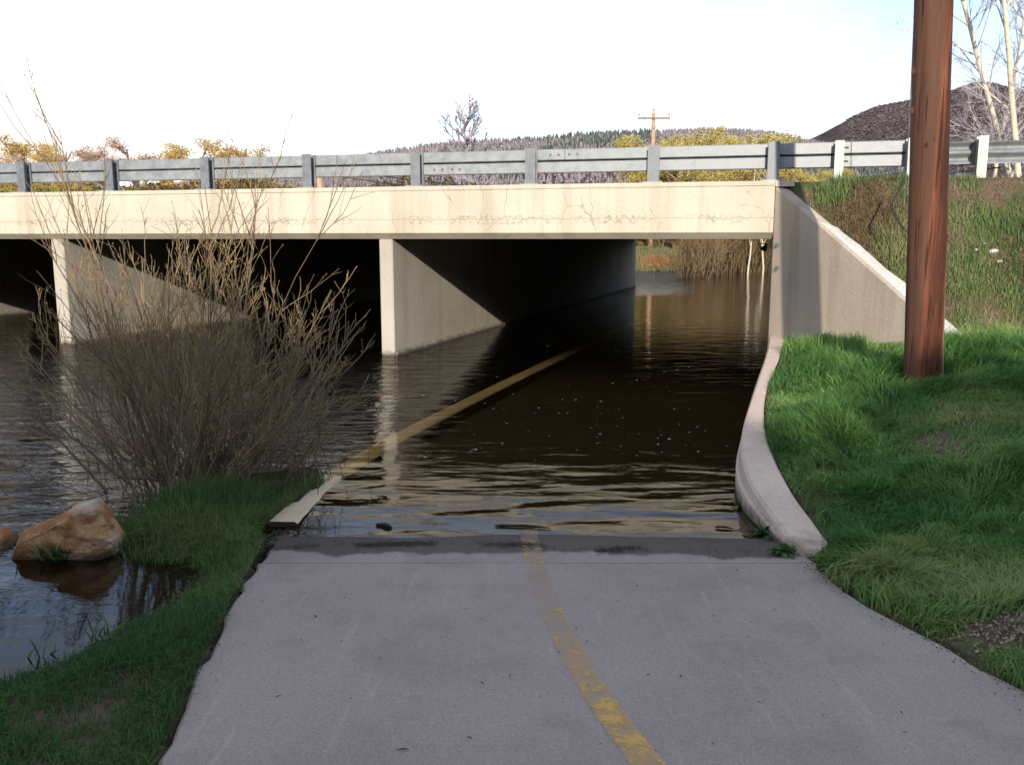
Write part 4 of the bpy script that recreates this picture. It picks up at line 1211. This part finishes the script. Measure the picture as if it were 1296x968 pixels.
# soil crumbs along both edges of the path
cr_ = MB(); n = 2600
y = rg.uniform(2.0, 5.0, n); side = rg.uniform(size=n) < 0.3
x = np.where(side, xl(y) + np.abs(rg.normal(0, .014, n)) - .025, xr(y) - rg.exponential(.035, n) + .05)
C = np.stack([x, y, zpath(y) + 0.004], 1)
cr_.leaves(C, 0.0048, rg, aspect=0.7)
tag(cr_.build('soil_crumbs', M['soilbits']), 'dark soil crumbs along the broken path edges', 'soil', kind='stuff')
gv = MB(); n = 500
x = np.concatenate([rg.normal(2.36, .13, 350), rg.normal(2.3, .25, 150)]); y = np.concatenate([rg.normal(3.80, .09, 350), rg.normal(3.75, .2, 150)])
k = x > xr(y) - .05; x, y = x[k], y[k]
gv.leaves(np.stack([x, y, height(x, y) + .012], 1), 0.010, rg, aspect=0.8)
tag(gv.build('gravel', M['gravel']), 'pale gravel chips in a bare patch of the lawn edge', 'gravel', kind='stuff')
# waterline drift: fine wet debris
dr_ = MB(); n = 5200
x = rg.uniform(-1.5, 1.8, n); y = 5.30 + 0.16 * (fbm(x * 1.3, x * 0 + 2, 12, 3) - .5) * 2 + rg.normal(0, .028, n) + 0.05 * (rg.uniform(size=n) < .3) * rg.normal(0, 1, n)
k = rg.uniform(size=n) < np.clip((fbm(x * 2.6, x * 0 + 7, 22, 4) - .36) * 4, .04, 1)
x, y = x[k], y[k]; n = len(x)
C = np.stack([x, y, np.maximum(zslab(x, y), 0) + .005], 1); l = .003 + rg.exponential(.008, n); dd = rg.normal(0, .6, n)
u = np.stack([np.cos(dd), np.sin(dd), np.zeros(n)], 1); s_ = np.stack([-np.sin(dd), np.cos(dd), np.zeros(n)], 1); w = rg.uniform(.0015, .004, n)
V = np.stack([C - u * l[:, None], C + s_ * w[:, None] + [0, 0, .004], C + u * l[:, None], C - s_ * w[:, None] + [0, 0, .004]], 1).reshape(-1, 3)
dr_.add(V, [np.arange(len(V)).reshape(-1, 4)])
tag(dr_.build('drift_debris', M['stick']), 'line of dark wet debris left at the edge of the flood', 'debris', kind='stuff')
for (a_, b_, r_, lab) in (((626, 665), (697, 668), .010, 'long thin black stick floating over the centre line at the water edge'),
                          ((476, 664), (496, 667), .016, 'short dark stick lying in the shallows left of the centre line'),
                          ((905, 667), (928, 669), .008, 'small dark stick in the shallows near the kerb weeds')):
    p = np.array(at_z(*a_, .008)); q = np.array(at_z(*b_, .008)); m = (p + q) / 2 + np.array([0, .012, .004])
    tag(MB().tube(resample([p, m, q], 7), [r_ * .5, r_, r_ * .8, r_, r_ * .9, r_ * .6, r_ * .3], 6).build('stick', M['stick']), lab, 'stick', 'sticks at the water edge')
fm = MB(); n = 170
fk = rg.integers(0, 60, n); fx_ = rg.uniform(480, 925, 60); fy_ = rg.uniform(425, 585, 60)
px = fx_[fk] + rg.normal(0, 26, n); py = fy_[fk] + rg.normal(0, 5, n)
C = np.array([at_z(min(max(a_, 430), 925), b_, 0.004) for a_, b_ in zip(px, py)])
for c_ in C:
    r_ = abs(rg.normal(0, .0045)) + .002; th = np.arange(6) * math.pi / 3
    fm.add(np.stack([c_[0] + r_ * np.cos(th) * rg.uniform(1, 2), c_[1] + r_ * np.sin(th), np.full(6, c_[2])], 1), np.array([list(range(6))]))
tag(fm.build('foam', M['foam']), 'scattered white flecks of foam drifting on the dark water', 'foam', kind='stuff')

def pebble(px, py, size, label, seed, mat='chalk'):
    best = None
    for t in np.linspace(8.5, 12.6, 300):
        p = np.array(at_y(px, py, t)); h_ = float(height(p[:1], p[1:2])[0])
        if p[2] <= h_: best = p; break
    if best is None: return
    bm = bmesh.new(); rr_ = np.random.default_rng(seed)
    for _ in range(18):
        v = rr_.normal(size=3); v /= np.linalg.norm(v); v *= size * rr_.uniform(.8, 1.1); bm.verts.new((v[0] * 1.4, v[1], v[2] * .7))
    bmesh.ops.convex_hull(bm, input=bm.verts)
    for v in [v for v in bm.verts if not v.link_faces]: bm.verts.remove(v)
    bmesh.ops.subdivide_edges(bm, edges=bm.edges, cuts=1)
    bmesh.ops.smooth_vert(bm, verts=bm.verts, factor=.4, use_axis_x=True, use_axis_y=True, use_axis_z=True)
    me = bpy.data.meshes.new('stone'); bm.to_mesh(me); bm.free(); me.materials.append(M[mat])
    o = bpy.data.objects.new('stone', me); COL.objects.link(o); o.location = best
    tag(o, label, 'stone', 'pale stones on the bank')
pebble(1258, 319, .055, 'largest pale stone lying on the bare soil of the bank', 1)
pebble(1247, 309, .032, 'small white stone just above the largest pale stone', 2)
pebble(1266, 331, .035, 'flat white stone just below the largest pale stone', 3)
pebble(1236, 316, .025, 'tiny pale stone left of the largest pale stone', 4)
pebble(1026, 272, .07, 'dark clod of earth at the top of the chipped white ledge', 6, 'litter')

# dark fixture under the deck at the right abutment
fx = np.array(at_y(968, 313, 14.6))
fix = tag(empty('bracket_lamp', fx), 'small black triangular fixture hanging under the deck by the right abutment', 'fixture')
MB().prism([(-.11, -.02), (.03, -.02), (.03, .08), (-.11, .08)], .05, .065).build('mount', M['lampmetal'], fix)
MB().sweep([[(-.05, y_, -.03), (.03, y_, -.07), (.045, y_, .05)] for y_ in (0, .14)]).build('housing', M['lampmetal'], fix)
MB().tube([(-.10, .03, .05), (-.05, .03, -.03)], .008, 6).build('arm', M['lampmetal'], fix)

# two wire spans beyond the road with a short post
wp = np.array(at_y(405, 236, 40)); 
post = tag(empty('wood_post', (wp[0], wp[1], 1.0)), 'short brown wooden post seen under the guardrail beyond the bridge', 'post')
MB().tube([(0, 0, 0), (0, 0, wp[2] - 1 + .72)], [.16, .14], 10).build('shaft', M['farpole'], post, smooth=True)
MB().tube([(0, 0, wp[2] - 1 + .72), (0, 0, wp[2] - 1 + .78)], [.14, .10], 10).build('cap', M['farpole'], post)
for k_, lab in ((0, 'upper sagging dark wire seen under the guardrail beyond the bridge'), (1, 'lower sagging dark wire seen under the guardrail beyond the bridge')):
    dy = k_ * 8
    pts = [np.array(at_y(px, py + dy, Y)) for px, py, Y in ((405, 212, 40), (475, 222, 39), (532, 229, 38), (640, 240, 37), (800, 247, 35), (1000, 234, 33), (1080, 226, 32), (1150, 218, 31), (1240, 207, 30), (1400, 190, 28))]
    tag(MB().tube(resample(pts, 40), .022, 5).build('wire', M['cable']), lab, 'wire', 'wires beyond the bridge')

# ------------------------------------------------------------------ far utility pole
fb = np.array(at_y(823, 318, 69)); ft = np.array(at_y(828, 143, 69))
fp = tag(empty('utility_pole', fb), 'distant wooden utility pole with crossarm beyond the bridge', 'utility pole')
H = ft[2] - fb[2]
MB().tube([(0, 0, -.5), (0, 0, H)], [.20, .14], 10).build('shaft', M['farpole'], fp, smooth=True)
b = MB(); b.box((0, -.16, H - .42), 2.45, .12, .15); ca_ = b.build('crossarm', M['bark'], fp)
for x_ in (-1.15, 1.15, 0.0):
    b = MB(); zz = H - .345 if x_ else H
    b.tube([(x_, -.16 if x_ else 0, zz), (x_, -.16 if x_ else 0, zz + .12), (x_, -.16 if x_ else 0, zz + .15), (x_, -.16 if x_ else 0, zz + .27)], [.03, .03, .065, .05], 8)
    b.build('insulator', M['insulator'], ca_)
for x_ in (-.75, .75):
    MB().tube([(x_, -.2, H - .48), (0, -.17, H - 1.2)], .03, 5).build('brace', M['bark'], fp)

# ------------------------------------------------------------------ trees
def tree_meshes(seed, h, spread, trunk_h, leafmat, n_leaf, leaf, barkmat, twigmat, multi=1, lvl=(9, 6, 5), up=.05, wid=.02):
    r = np.random.default_rng(seed)
    st = []
    for m in range(multi):
        d = np.array([r.normal(0, .10 if multi > 1 else .03), r.normal(0, .08), 1.0]); p = np.array([r.normal(0, .15) if multi > 1 else 0, r.normal(0, .1) if multi > 1 else 0, -0.3])
        pts = [p]
        for _ in range(11):
            d = d + r.normal(size=3) * np.array([.05, .05, 0]); d /= np.linalg.norm(d); p = p + d * (h * .93) / 11; pts.append(p)
        st.append(np.array(pts))
    S_ = np.stack(st)
    l1 = grow(r, S_, lvl[0], trunk_h, .97, .75, spread, 7, up, .10, .55)
    l2 = grow(r, l1, lvl[1], .15, 1, .6, .55, 5, up, .12, .4)
    l3 = grow(r, l2, lvl[2], .1, 1, .6, .6, 4, up, .15, .4)
    t = MB(); t.tubes(S_, taper(multi, 12, h * wid, h * .003), 8); t.tubes(l1, taper(len(l1), 7, h * wid * .42, h * .0015), 5)
    c = MB(); c.tubes(l2, taper(len(l2), 5, h * .0030, h * .0010), 3, .5); c.tubes(l3, taper(len(l3), 4, h * .0016, h * .0007), 3, .5)
    lv = None
    if n_leaf:
        q = np.concatenate([l2[:, 1:].reshape(-1, 3), l3.reshape(-1, 3)])
        q = q[r.integers(0, len(q), n_leaf)] + r.normal(size=(n_leaf, 3)) * h * .018
        lv = MB(); lv.leaves(q, leaf, r, aspect=.6)
    allz = np.concatenate((c.v if lv is None else lv.v)); h = float(np.percentile(allz[:, 2], 99.0))
    tm = t.mesh('trunk', True); tm.materials.append(barkmat)
    cm = c.mesh('twigs', True); cm.materials.append(twigmat)
    lm = None
    if lv: lm = lv.mesh('crown'); lm.materials.append(leafmat)
    return tm, cm, lm, h
def put_tree(kind, name, px, top, Y, zb, label, group, cat='tree', rz=0, sx=1.0):
    tm, cm, lm, h = kind
    p = np.array(at_y(px, top, Y)); sc_ = (p[2] - zb) / h
    e = empty(name, (p[0], p[1], zb), rz); e.scale = (sc_ * sx, sc_ * sx, sc_); tag(e, label, cat, group)
    for nm, me in (('trunk', tm), ('twigs', cm), ('crown', lm)):
        if me is None: continue
        nm2 = 'crown' if (nm == 'twigs' and lm is None) else nm
        o = bpy.data.objects.new(nm2, me); COL.objects.link(o); o.parent = e
        if nm2 == 'twigs': o['kind'] = 'stuff'
    return e
W = [tree_meshes(100 + i, 10, .62, .16, M['willow_leaf'], 42000, .062, M['bark'], M['scrub'], multi=4, lvl=(9, 7, 5), up=.05) for i in range(2)]
G = tree_meshes(120, 10, .36, .2, M['gold_leaf'], 22000, .05, M['bark'], M['greytwig'], multi=2, lvl=(9, 6, 4), up=.12)
Pk = tree_meshes(121, 10, .36, .2, M['pale_leaf'], 20000, .045, M['bark'], M['greytwig'], multi=2, lvl=(9, 6, 5), up=.12)
Br = tree_meshes(125, 10, .34, .34, None, 0, 0, M['greytwig'], M['paletwig'], multi=1, lvl=(34, 6, 4), up=.15, wid=.010)
for i, (kd, px, tp, Y, sx, lab) in enumerate((
    (W[0], 818, 172, 88, 1.0, 'yellow willow crown directly left of the far utility pole'),
    (W[1], 858, 169, 84, .9, 'yellow willow crown just right of the far utility pole'),
    (W[0], 893, 170, 92, 1.0, 'yellow willow above the guardrail midway between the two right bridge posts'),
    (W[1], 925, 166, 90, 1.1, 'tallest yellow willow seen above the guardrail right of the far pole'),
    (W[0], 957, 172, 86, .9, 'yellow willow just left of the last post on the bridge'),
    (W[1], 1004, 203, 82, 1.2, 'low yellow willow seen under the rail just right of the last bridge post'),
    (W[0], 1036, 210, 84, 1.2, 'lowest yellow willow seen under the rail near the first bank post'),
    )):
    put_tree(kd, 'willow_tree', px, tp + 6, Y, 1.0, lab, 'yellow willows beyond the bridge', rz=i * 1.3, sx=sx * 1.75)
for i, (kd, px, tp, Y, sx, lab) in enumerate((
    (G, 8, 176, 100, 1.1, 'golden budding tree at the far left edge above the guardrail'),
    (Pk, 38, 179, 104, 1.1, 'pinkish bare tree beside the leftmost guardrail post'),
    (G, 64, 184, 98, .9, 'narrow golden tree between two pinkish trees at the left'),
    (Pk, 84, 186, 100, 1.0, 'low pinkish tree right of the narrow golden tree'),
    (Pk, 150, 187, 102, 1.4, 'pale orange tree just right of the second guardrail post'),
    (Pk, 190, 185, 106, 1.3, 'pinkish tree midway between second and third guardrail posts'),
    (G, 246, 183, 98, 1.3, 'golden tree just left of the third guardrail post'),
    (G, 292, 183, 102, 1.3, 'golden tree just right of the third guardrail post'),
    )):
    put_tree(kd, 'budding_tree', px, tp, Y, 1.0, lab, 'budding trees left of the bridge', rz=i * 1.7, sx=sx * 1.9)
put_tree(Br, 'bare_tree', 595, 141, 92, 1.0, 'lone rounded bare tree rising above the middle of the guardrail', None, rz=.6, sx=1.6)

# aspens at the right behind the road
def aspen(px0, py0, px1, py1, Y, label, seed, r0):
    r = np.random.default_rng(seed)
    p0 = np.array(at_y(px0, py0, Y)); p1 = np.array(at_y(px1, py1, Y))
    zb = 1.2; dirv = (p1 - p0) / (p1[2] - p0[2])
    basep = p0 + dirv * (zb - p0[2])
    H_ = 13.5
    zz = np.linspace(0, H_, 12)
    S_ = (dirv[None] * zz[:, None]) + np.cumsum(r.normal(size=(12, 3)) * np.array([.035, .05, 0]), 0)
    S_ = S_[None]; S_[0, 0] = 0
    e = tag(empty('aspen_tree', basep), label, 'tree', 'pale aspens behind the road')
    MB().tubes(S_, taper(1, 12, r0, .02), 10).build('trunk', M['birch'], e, smooth=True)
    l1 = grow(r, S_, 34, .12, .95, .85, .24, 7, .05, .09, .5)
    for i in range(10):
        MB().tubes(l1[i:i + 1], taper(1, 7, .032, .008), 5).build('limb', M['birch'], e, smooth=True)
    l2 = grow(r, l1, 9, .15, 1, .6, .5, 5, .05, .12); l3 = grow(r, l2, 6, .1, 1, .6, .6, 4, .04, .15)
    c = MB(); c.tubes(l1[10:], taper(len(l1) - 10, 7, .024, .006), 4); c.tubes(l2, taper(len(l2), 5, .010, .004), 3); c.tubes(l3, taper(len(l3), 4, .005, .003), 3)
    c.build('crown', M['greytwig'], e)
aspen(1294, 230, 1281, 60, 27, 'stoutest pale aspen trunk at the right edge behind the guardrail', 1, .115)
aspen(1279, 200, 1236, 40, 29, 'pale aspen leaning left toward the wooden pole', 2, .11)
aspen(1318, 230, 1300, 60, 31, 'pale aspen mostly beyond the right edge of the picture', 3, .12)
aspen(1262, 200, 1290, 30, 36, 'thinner pale aspen leaning right behind the leaning one', 4, .08)

# far bank: scrub masses and drowned willow brush
def brush(seed, cx, cy, z, n, hgt, sprd, mat, label, name='brush_shrub', group='brush on the far bank', leaves=0, lmat=None):
    r = np.random.default_rng(seed)
    az = r.uniform(0, 6.28, n); tl = np.abs(r.normal(0, .28, n))
    d = np.stack([np.sin(tl) * np.cos(az), np.sin(tl) * np.sin(az), np.cos(tl)], 1)
    p = np.stack([r.normal(0, sprd, n), r.normal(0, sprd * .6, n), np.full(n, -.3)], 1); pts = [p]
    L = hgt * r.uniform(.6, 1.15, n)
    for _ in range(5):
        d = d + r.normal(size=d.shape) * .07; d /= np.linalg.norm(d, axis=1, keepdims=True); p = p + d * (L / 5)[:, None]; pts.append(p)
    S_ = np.stack(pts, 1); l2 = grow(r, S_, 9, .15, 1, .5, .42, 4, .04, .1); l3 = grow(r, l2, 4, .15, 1, .5, .5, 3, .04, .1)
    e = tag(empty(name, (cx, cy, z)), label, 'shrub', group)
    MB().tubes(S_, taper(n, 6, .028, .010), 4, r.uniform(0, .6, n)).build('stems', mat, e)['kind'] = 'stuff'
    c = MB(); c.tubes(l2, taper(len(l2), 4, .012, .006), 3, r.uniform(.2, 1, len(l2))); c.tubes(l3, taper(len(l3), 3, .007, .004), 3, r.uniform(.2, 1, len(l3)))
    c.build('twigs', mat, e)['kind'] = 'stuff'
for i, (px, py, hgt, n, sp, lab) in enumerate((
    (880, 352, 3.4, 34, .5, 'dark drowned willow brush leftmost under the bridge opening'),
    (903, 346, 4.6, 44, .8, 'tan willow brush second from left through the bridge opening'),
    (928, 345, 5.0, 44, .8, 'tan willow brush in the middle of the bridge opening'),
    (948, 344, 4.8, 40, .8, 'tan willow brush behind the left white birch stem'),
    (968, 344, 4.6, 44, .8, 'tan willow brush closest to the right abutment'))):
    p = at_z(px, py, 0.0); brush(40 + i, p[0], p[1], 0, n, hgt, sp, M['brushtwig'], lab)
for i, (px, lab) in enumerate(((905, 'dense tan brush behind the leftmost drowned brush'), (930, 'dense tan brush on the bank behind the middle brush'), (958, 'dense tan brush on the bank behind the birch stems'), (985, 'dense tan brush at the back beside the abutment'))):
    p = at_z(px, 337, 0.0); brush(60 + i, p[0], p[1], .2, 60, 5.2, 1.6, M['brushtwig'], lab)
for px, lab, sd in ((946, 'thin white birch stem left of a pair in the bridge opening', 1), (965, 'thin white birch stem nearest the right abutment', 2)):
    r = np.random.default_rng(sd); p = np.array(at_z(px, 348, 0))
    e = tag(empty('birch_tree', p), lab, 'tree', 'birch stems under the bridge')
    S_ = np.cumsum(np.concatenate([[[0, 0, -.3]], np.stack([r.normal(0, .10, 9), r.normal(0, .1, 9), np.full(9, .7)], 1)]), 0)[None]
    MB().tubes(S_, taper(1, 10, .055, .02), 6).build('trunk', M['birch'], e, smooth=True)
    l1 = grow(r, S_, 16, .2, .95, .6, .28, 6, .05, .1); MB().tubes(l1, taper(len(l1), 6, .02, .006), 4).build('crown', M['birch'], e)
# green and rust patch on the far bank (left of the opening)
fg = MB()
def far_blades(MBx, x, y, hh, w, tint, rng):
    n = len(x); z = height(x, y); h = hh * rng.uniform(.5, 1.3, n); a = rng.uniform(0, 6.28, n)
    ux, uy = np.cos(a) * w, np.sin(a) * w; lx = rng.normal(0, .3, n) * h
    V = np.stack([np.stack([x - ux, y - uy, z], 1), np.stack([x + ux, y + uy, z], 1), np.stack([x + lx, y, z + h], 1)], 1).reshape(-1, 3)
    MBx.add(V, [np.arange(3 * n).reshape(n, 3)], np.repeat(tint, 3))
x = rg.uniform(6, 24, 26000); y = rg.uniform(54, 68, 26000)
far_blades(fg, x, y, .22, .03, np.clip(rg.normal(.7, .2, len(x)), .02, 1), rg)
tag(fg.build('grass', mat_leaf('far_bank_grass', (0.08, 0.10, 0.04), (0.15, 0.16, 0.065), (0.26, 0.22, 0.12))), 'green grass on the sunny far bank beyond the bridge', 'grass', kind='stuff')
fo = MB(); p = at_z(837, 340, .1); x = rg.normal(p[0], .5, 2600); y = rg.normal(p[1] + .8, .5, 2600)
far_blades(fo, x, y, .6, .02, rg.uniform(.1, 1, 2600), rg)
N = mat_leaf('rusty_stems', (0.20, 0.10, 0.04), (0.30, 0.16, 0.07), (0.38, 0.24, 0.12), .2)
tag(fo.build('rusty_shrub', N), 'low rust orange shrub on the far bank below the far pole', 'shrub')

# scrub mass seen between deck and rail
sm = MB(); n = 60000
x = rg.uniform(-75, 12, n); y = rg.uniform(72, 90, n)
top_ = 5.2 + 2.6 * (fbm(x * .13, y * .1, 51, 4) - .5) * 2
z = 1.0 + rg.uniform(0, 1, n) ** .8 * top_
tn = np.clip((fbm(x * .12, y * .12, 66, 3) - .5) * 2.6 + .45 + rg.normal(0, .12, n), .02, 1)
sm.leaves(np.stack([x, y, z], 1), .30, rg, attr=tn, aspect=.28)
tag(sm.build('undergrowth', M['scrub']), 'tangled yellow brown scrub beyond the bridge seen under the guardrail', 'scrub', kind='stuff')
dk = MB(); x = rg.uniform(6, 40, 14000); y = rg.uniform(74, 84, 14000); z = 1 + rg.uniform(0, 1, 14000) * (3.6 + 2 * fbm(x * .2, y * .2, 5, 3))
dk.leaves(np.stack([x, y, z], 1), .30, rg, attr=rg.uniform(.02, .35, 14000), aspect=.3)
tag(dk.build('undergrowth', M['scrub']), 'dark tangled scrub at the back of the far bank seen through the opening', 'scrub', kind='stuff')

# ------------------------------------------------------------------ hills
def ridge(name, prof, Y, depth, mat, seed, amp):
    """prof: list of (px, py) skyline points at distance Y"""
    pts = np.array([at_y(px, py, Y) for px, py in prof])
    xs = np.linspace(pts[0, 0], pts[-1, 0], 220); top_ = np.interp(xs, pts[:, 0], pts[:, 2])
    rows = []
    for v in np.linspace(0, 1, 40):
        # front slope up to the crest at v = .6, then gently down behind
        f = v / .6 if v <= .6 else 1 - (v - .6) * 1.2
        yy = Y - depth * .6 + depth * v
        g = (f ** .85)
        nn = (fbm(xs * .6 / depth * 14, np.full_like(xs, v * 7), seed, 5) - .5) * amp * np.sin(math.pi * min(1, v / .6 * .96)) 
        rows.append(np.stack([xs * (yy / Y), np.full_like(xs, yy), np.maximum(top_ * g + nn, -5)], 1))
    V = np.stack(rows); m, k, _ = V.shape; idx = np.arange(m * k).reshape(m, k)
    b = MB(); b.add(V.reshape(-1, 3), [np.stack([idx[:-1, :-1], idx[:-1, 1:], idx[1:, 1:], idx[1:, :-1]], -1).reshape(-1, 4)])
    tag(b.build(name, mat, smooth=True), kind='structure')
    return V
hillV = ridge('hill', [(-400, 330), (300, 225), (430, 205), (490, 194), (550, 184), (620, 180), (700, 176), (760, 171), (830, 170), (900, 166), (945, 168), (1000, 176), (1040, 184), (1120, 205), (1300, 240), (1500, 300)], 800, 500, M['hill'], 3, 18)
mtnV = ridge('mountain', [(850, 320), (960, 210), (1010, 182), (1045, 166), (1075, 150), (1110, 134), (1160, 124), (1200, 114), (1235, 101), (1262, 103), (1300, 116), (1420, 140), (1700, 300)], 1700, 1100, M['mountain'], 8, 60)
# conifers and bare aspens clothing the hill
def cones(MBx, C, hh, rr_, rng, seg=5, attr=None):
    n = len(C); th = np.arange(seg) * 2 * math.pi / seg
    for (f0, f1, rf) in ((.1, .65, 1.0), (.42, 1.0, .66)):
        rot = rng.uniform(0, 6.28, n)[:, None]
        ring = np.stack([C[:, 0:1] + rr_[:, None] * rf * np.cos(th + rot), C[:, 1:2] + rr_[:, None] * rf * np.sin(th + rot), np.broadcast_to((C[:, 2] + hh * f0)[:, None], (n, seg))], -1)
        ap = np.stack([C[:, 0], C[:, 1], C[:, 2] + hh * f1], -1)[:, None]
        V = np.concatenate([ring, ap], 1).reshape(-1, 3); base = (np.arange(n) * (seg + 1))[:, None]
        fa = np.concatenate([np.stack([base[:, 0] + i, base[:, 0] + (i + 1) % seg, base[:, 0] + seg], 1) for i in range(seg)])
        MBx.add(V, [fa], np.repeat(rng.uniform(.02, 1, n) if attr is None else attr, seg + 1))
def on_hill(n, rng, lo=.05, hi=.66, hillV=hillV):
    m, k, _ = hillV.shape
    i = rng.uniform(lo, hi, n) * (m - 1); j = rng.uniform(.25, .9, n) * (k - 1)
    i0 = i.astype(int); j0 = j.astype(int); fi = (i - i0)[:, None]; fj = (j - j0)[:, None]
    return (hillV[i0, j0] * (1 - fi) + hillV[i0 + 1, j0] * fi) * (1 - fj) + (hillV[i0, j0 + 1] * (1 - fi) + hillV[i0 + 1, j0 + 1] * fi) * fj
C = on_hill(9000, rg, .30, .68)
pz = fbm(C[:, 0] * .013 + 4, C[:, 1] * .013, 71, 3); k = (pz > .50) & (C[:, 0] > -60) 
C1 = C[k]; b = MB(); cones(b, C1, rg.uniform(4, 8, len(C1)), rg.uniform(1.2, 2.2, len(C1)), rg)
tag(b.build('forest', M['conifer']), 'dark conifers in patches along the distant hill crest', 'forest', kind='stuff')
C2 = np.concatenate([C[~k], on_hill(9000, rg, .2, .66)]); b = MB(); cones(b, C2, rg.uniform(3.5, 6.5, len(C2)), rg.uniform(.8, 1.7, len(C2)), rg, 4)
tag(b.build('forest', M['aspenwood']), 'grey purple leafless woods covering the distant hill', 'forest', kind='stuff')
C3 = on_hill(16000, rg, .15, .63, mtnV); b = MB(); cones(b, C3, rg.uniform(1.2, 3.0, len(C3)), rg.uniform(1.5, 4.0, len(C3)), rg, 4, rg.uniform(.02, 1, len(C3)))
tag(b.build('scrub', M['mtnscrub']), 'dark oak scrub dotting the distant mountain slope', 'scrub', kind='stuff')
# low woods at the mountain foot, right of the bridge
n = 5000; x = rg.uniform(40, 140, n); y = rg.uniform(110, 190, n); z = 1 + rg.uniform(0, 1, n) * (6 + 5 * fbm(x * .05, y * .05, 3, 3))
b = MB(); b.leaves(np.stack([x, y, z], 1), .7, rg, aspect=.3)
tag(b.build('undergrowth', M['aspenwood']), 'grey leafless thicket beyond the road at the right', 'thicket', kind='stuff')

# ------------------------------------------------------------------ trees on the rise behind the photographer (they shade the foreground)
sh = MB(); n = 26000
x = rg.uniform(-22, 22, n); y = rg.uniform(-27, -23, n)
ground_ = height(x, y)
tl_ = 11.6 - 0.55 * sstep(0.5, 4.5, x) - 1.45 * np.exp(-((x - 0.8) / 0.95) ** 2) + 0.5 * (fbm(x * .55, x * 0 + 3, 9, 4) - .5) * 2
z = ground_ + rg.uniform(0, 1, n) ** .8 * np.clip(tl_ - ground_, .2, None)
sh.leaves(np.stack([x, y, z], 1), .34, rg, aspect=.7)
tag(sh.build('woodland', M['needle_dark']), 'dense wood on the rise behind the viewer shading the path', 'woods', kind='stuff')
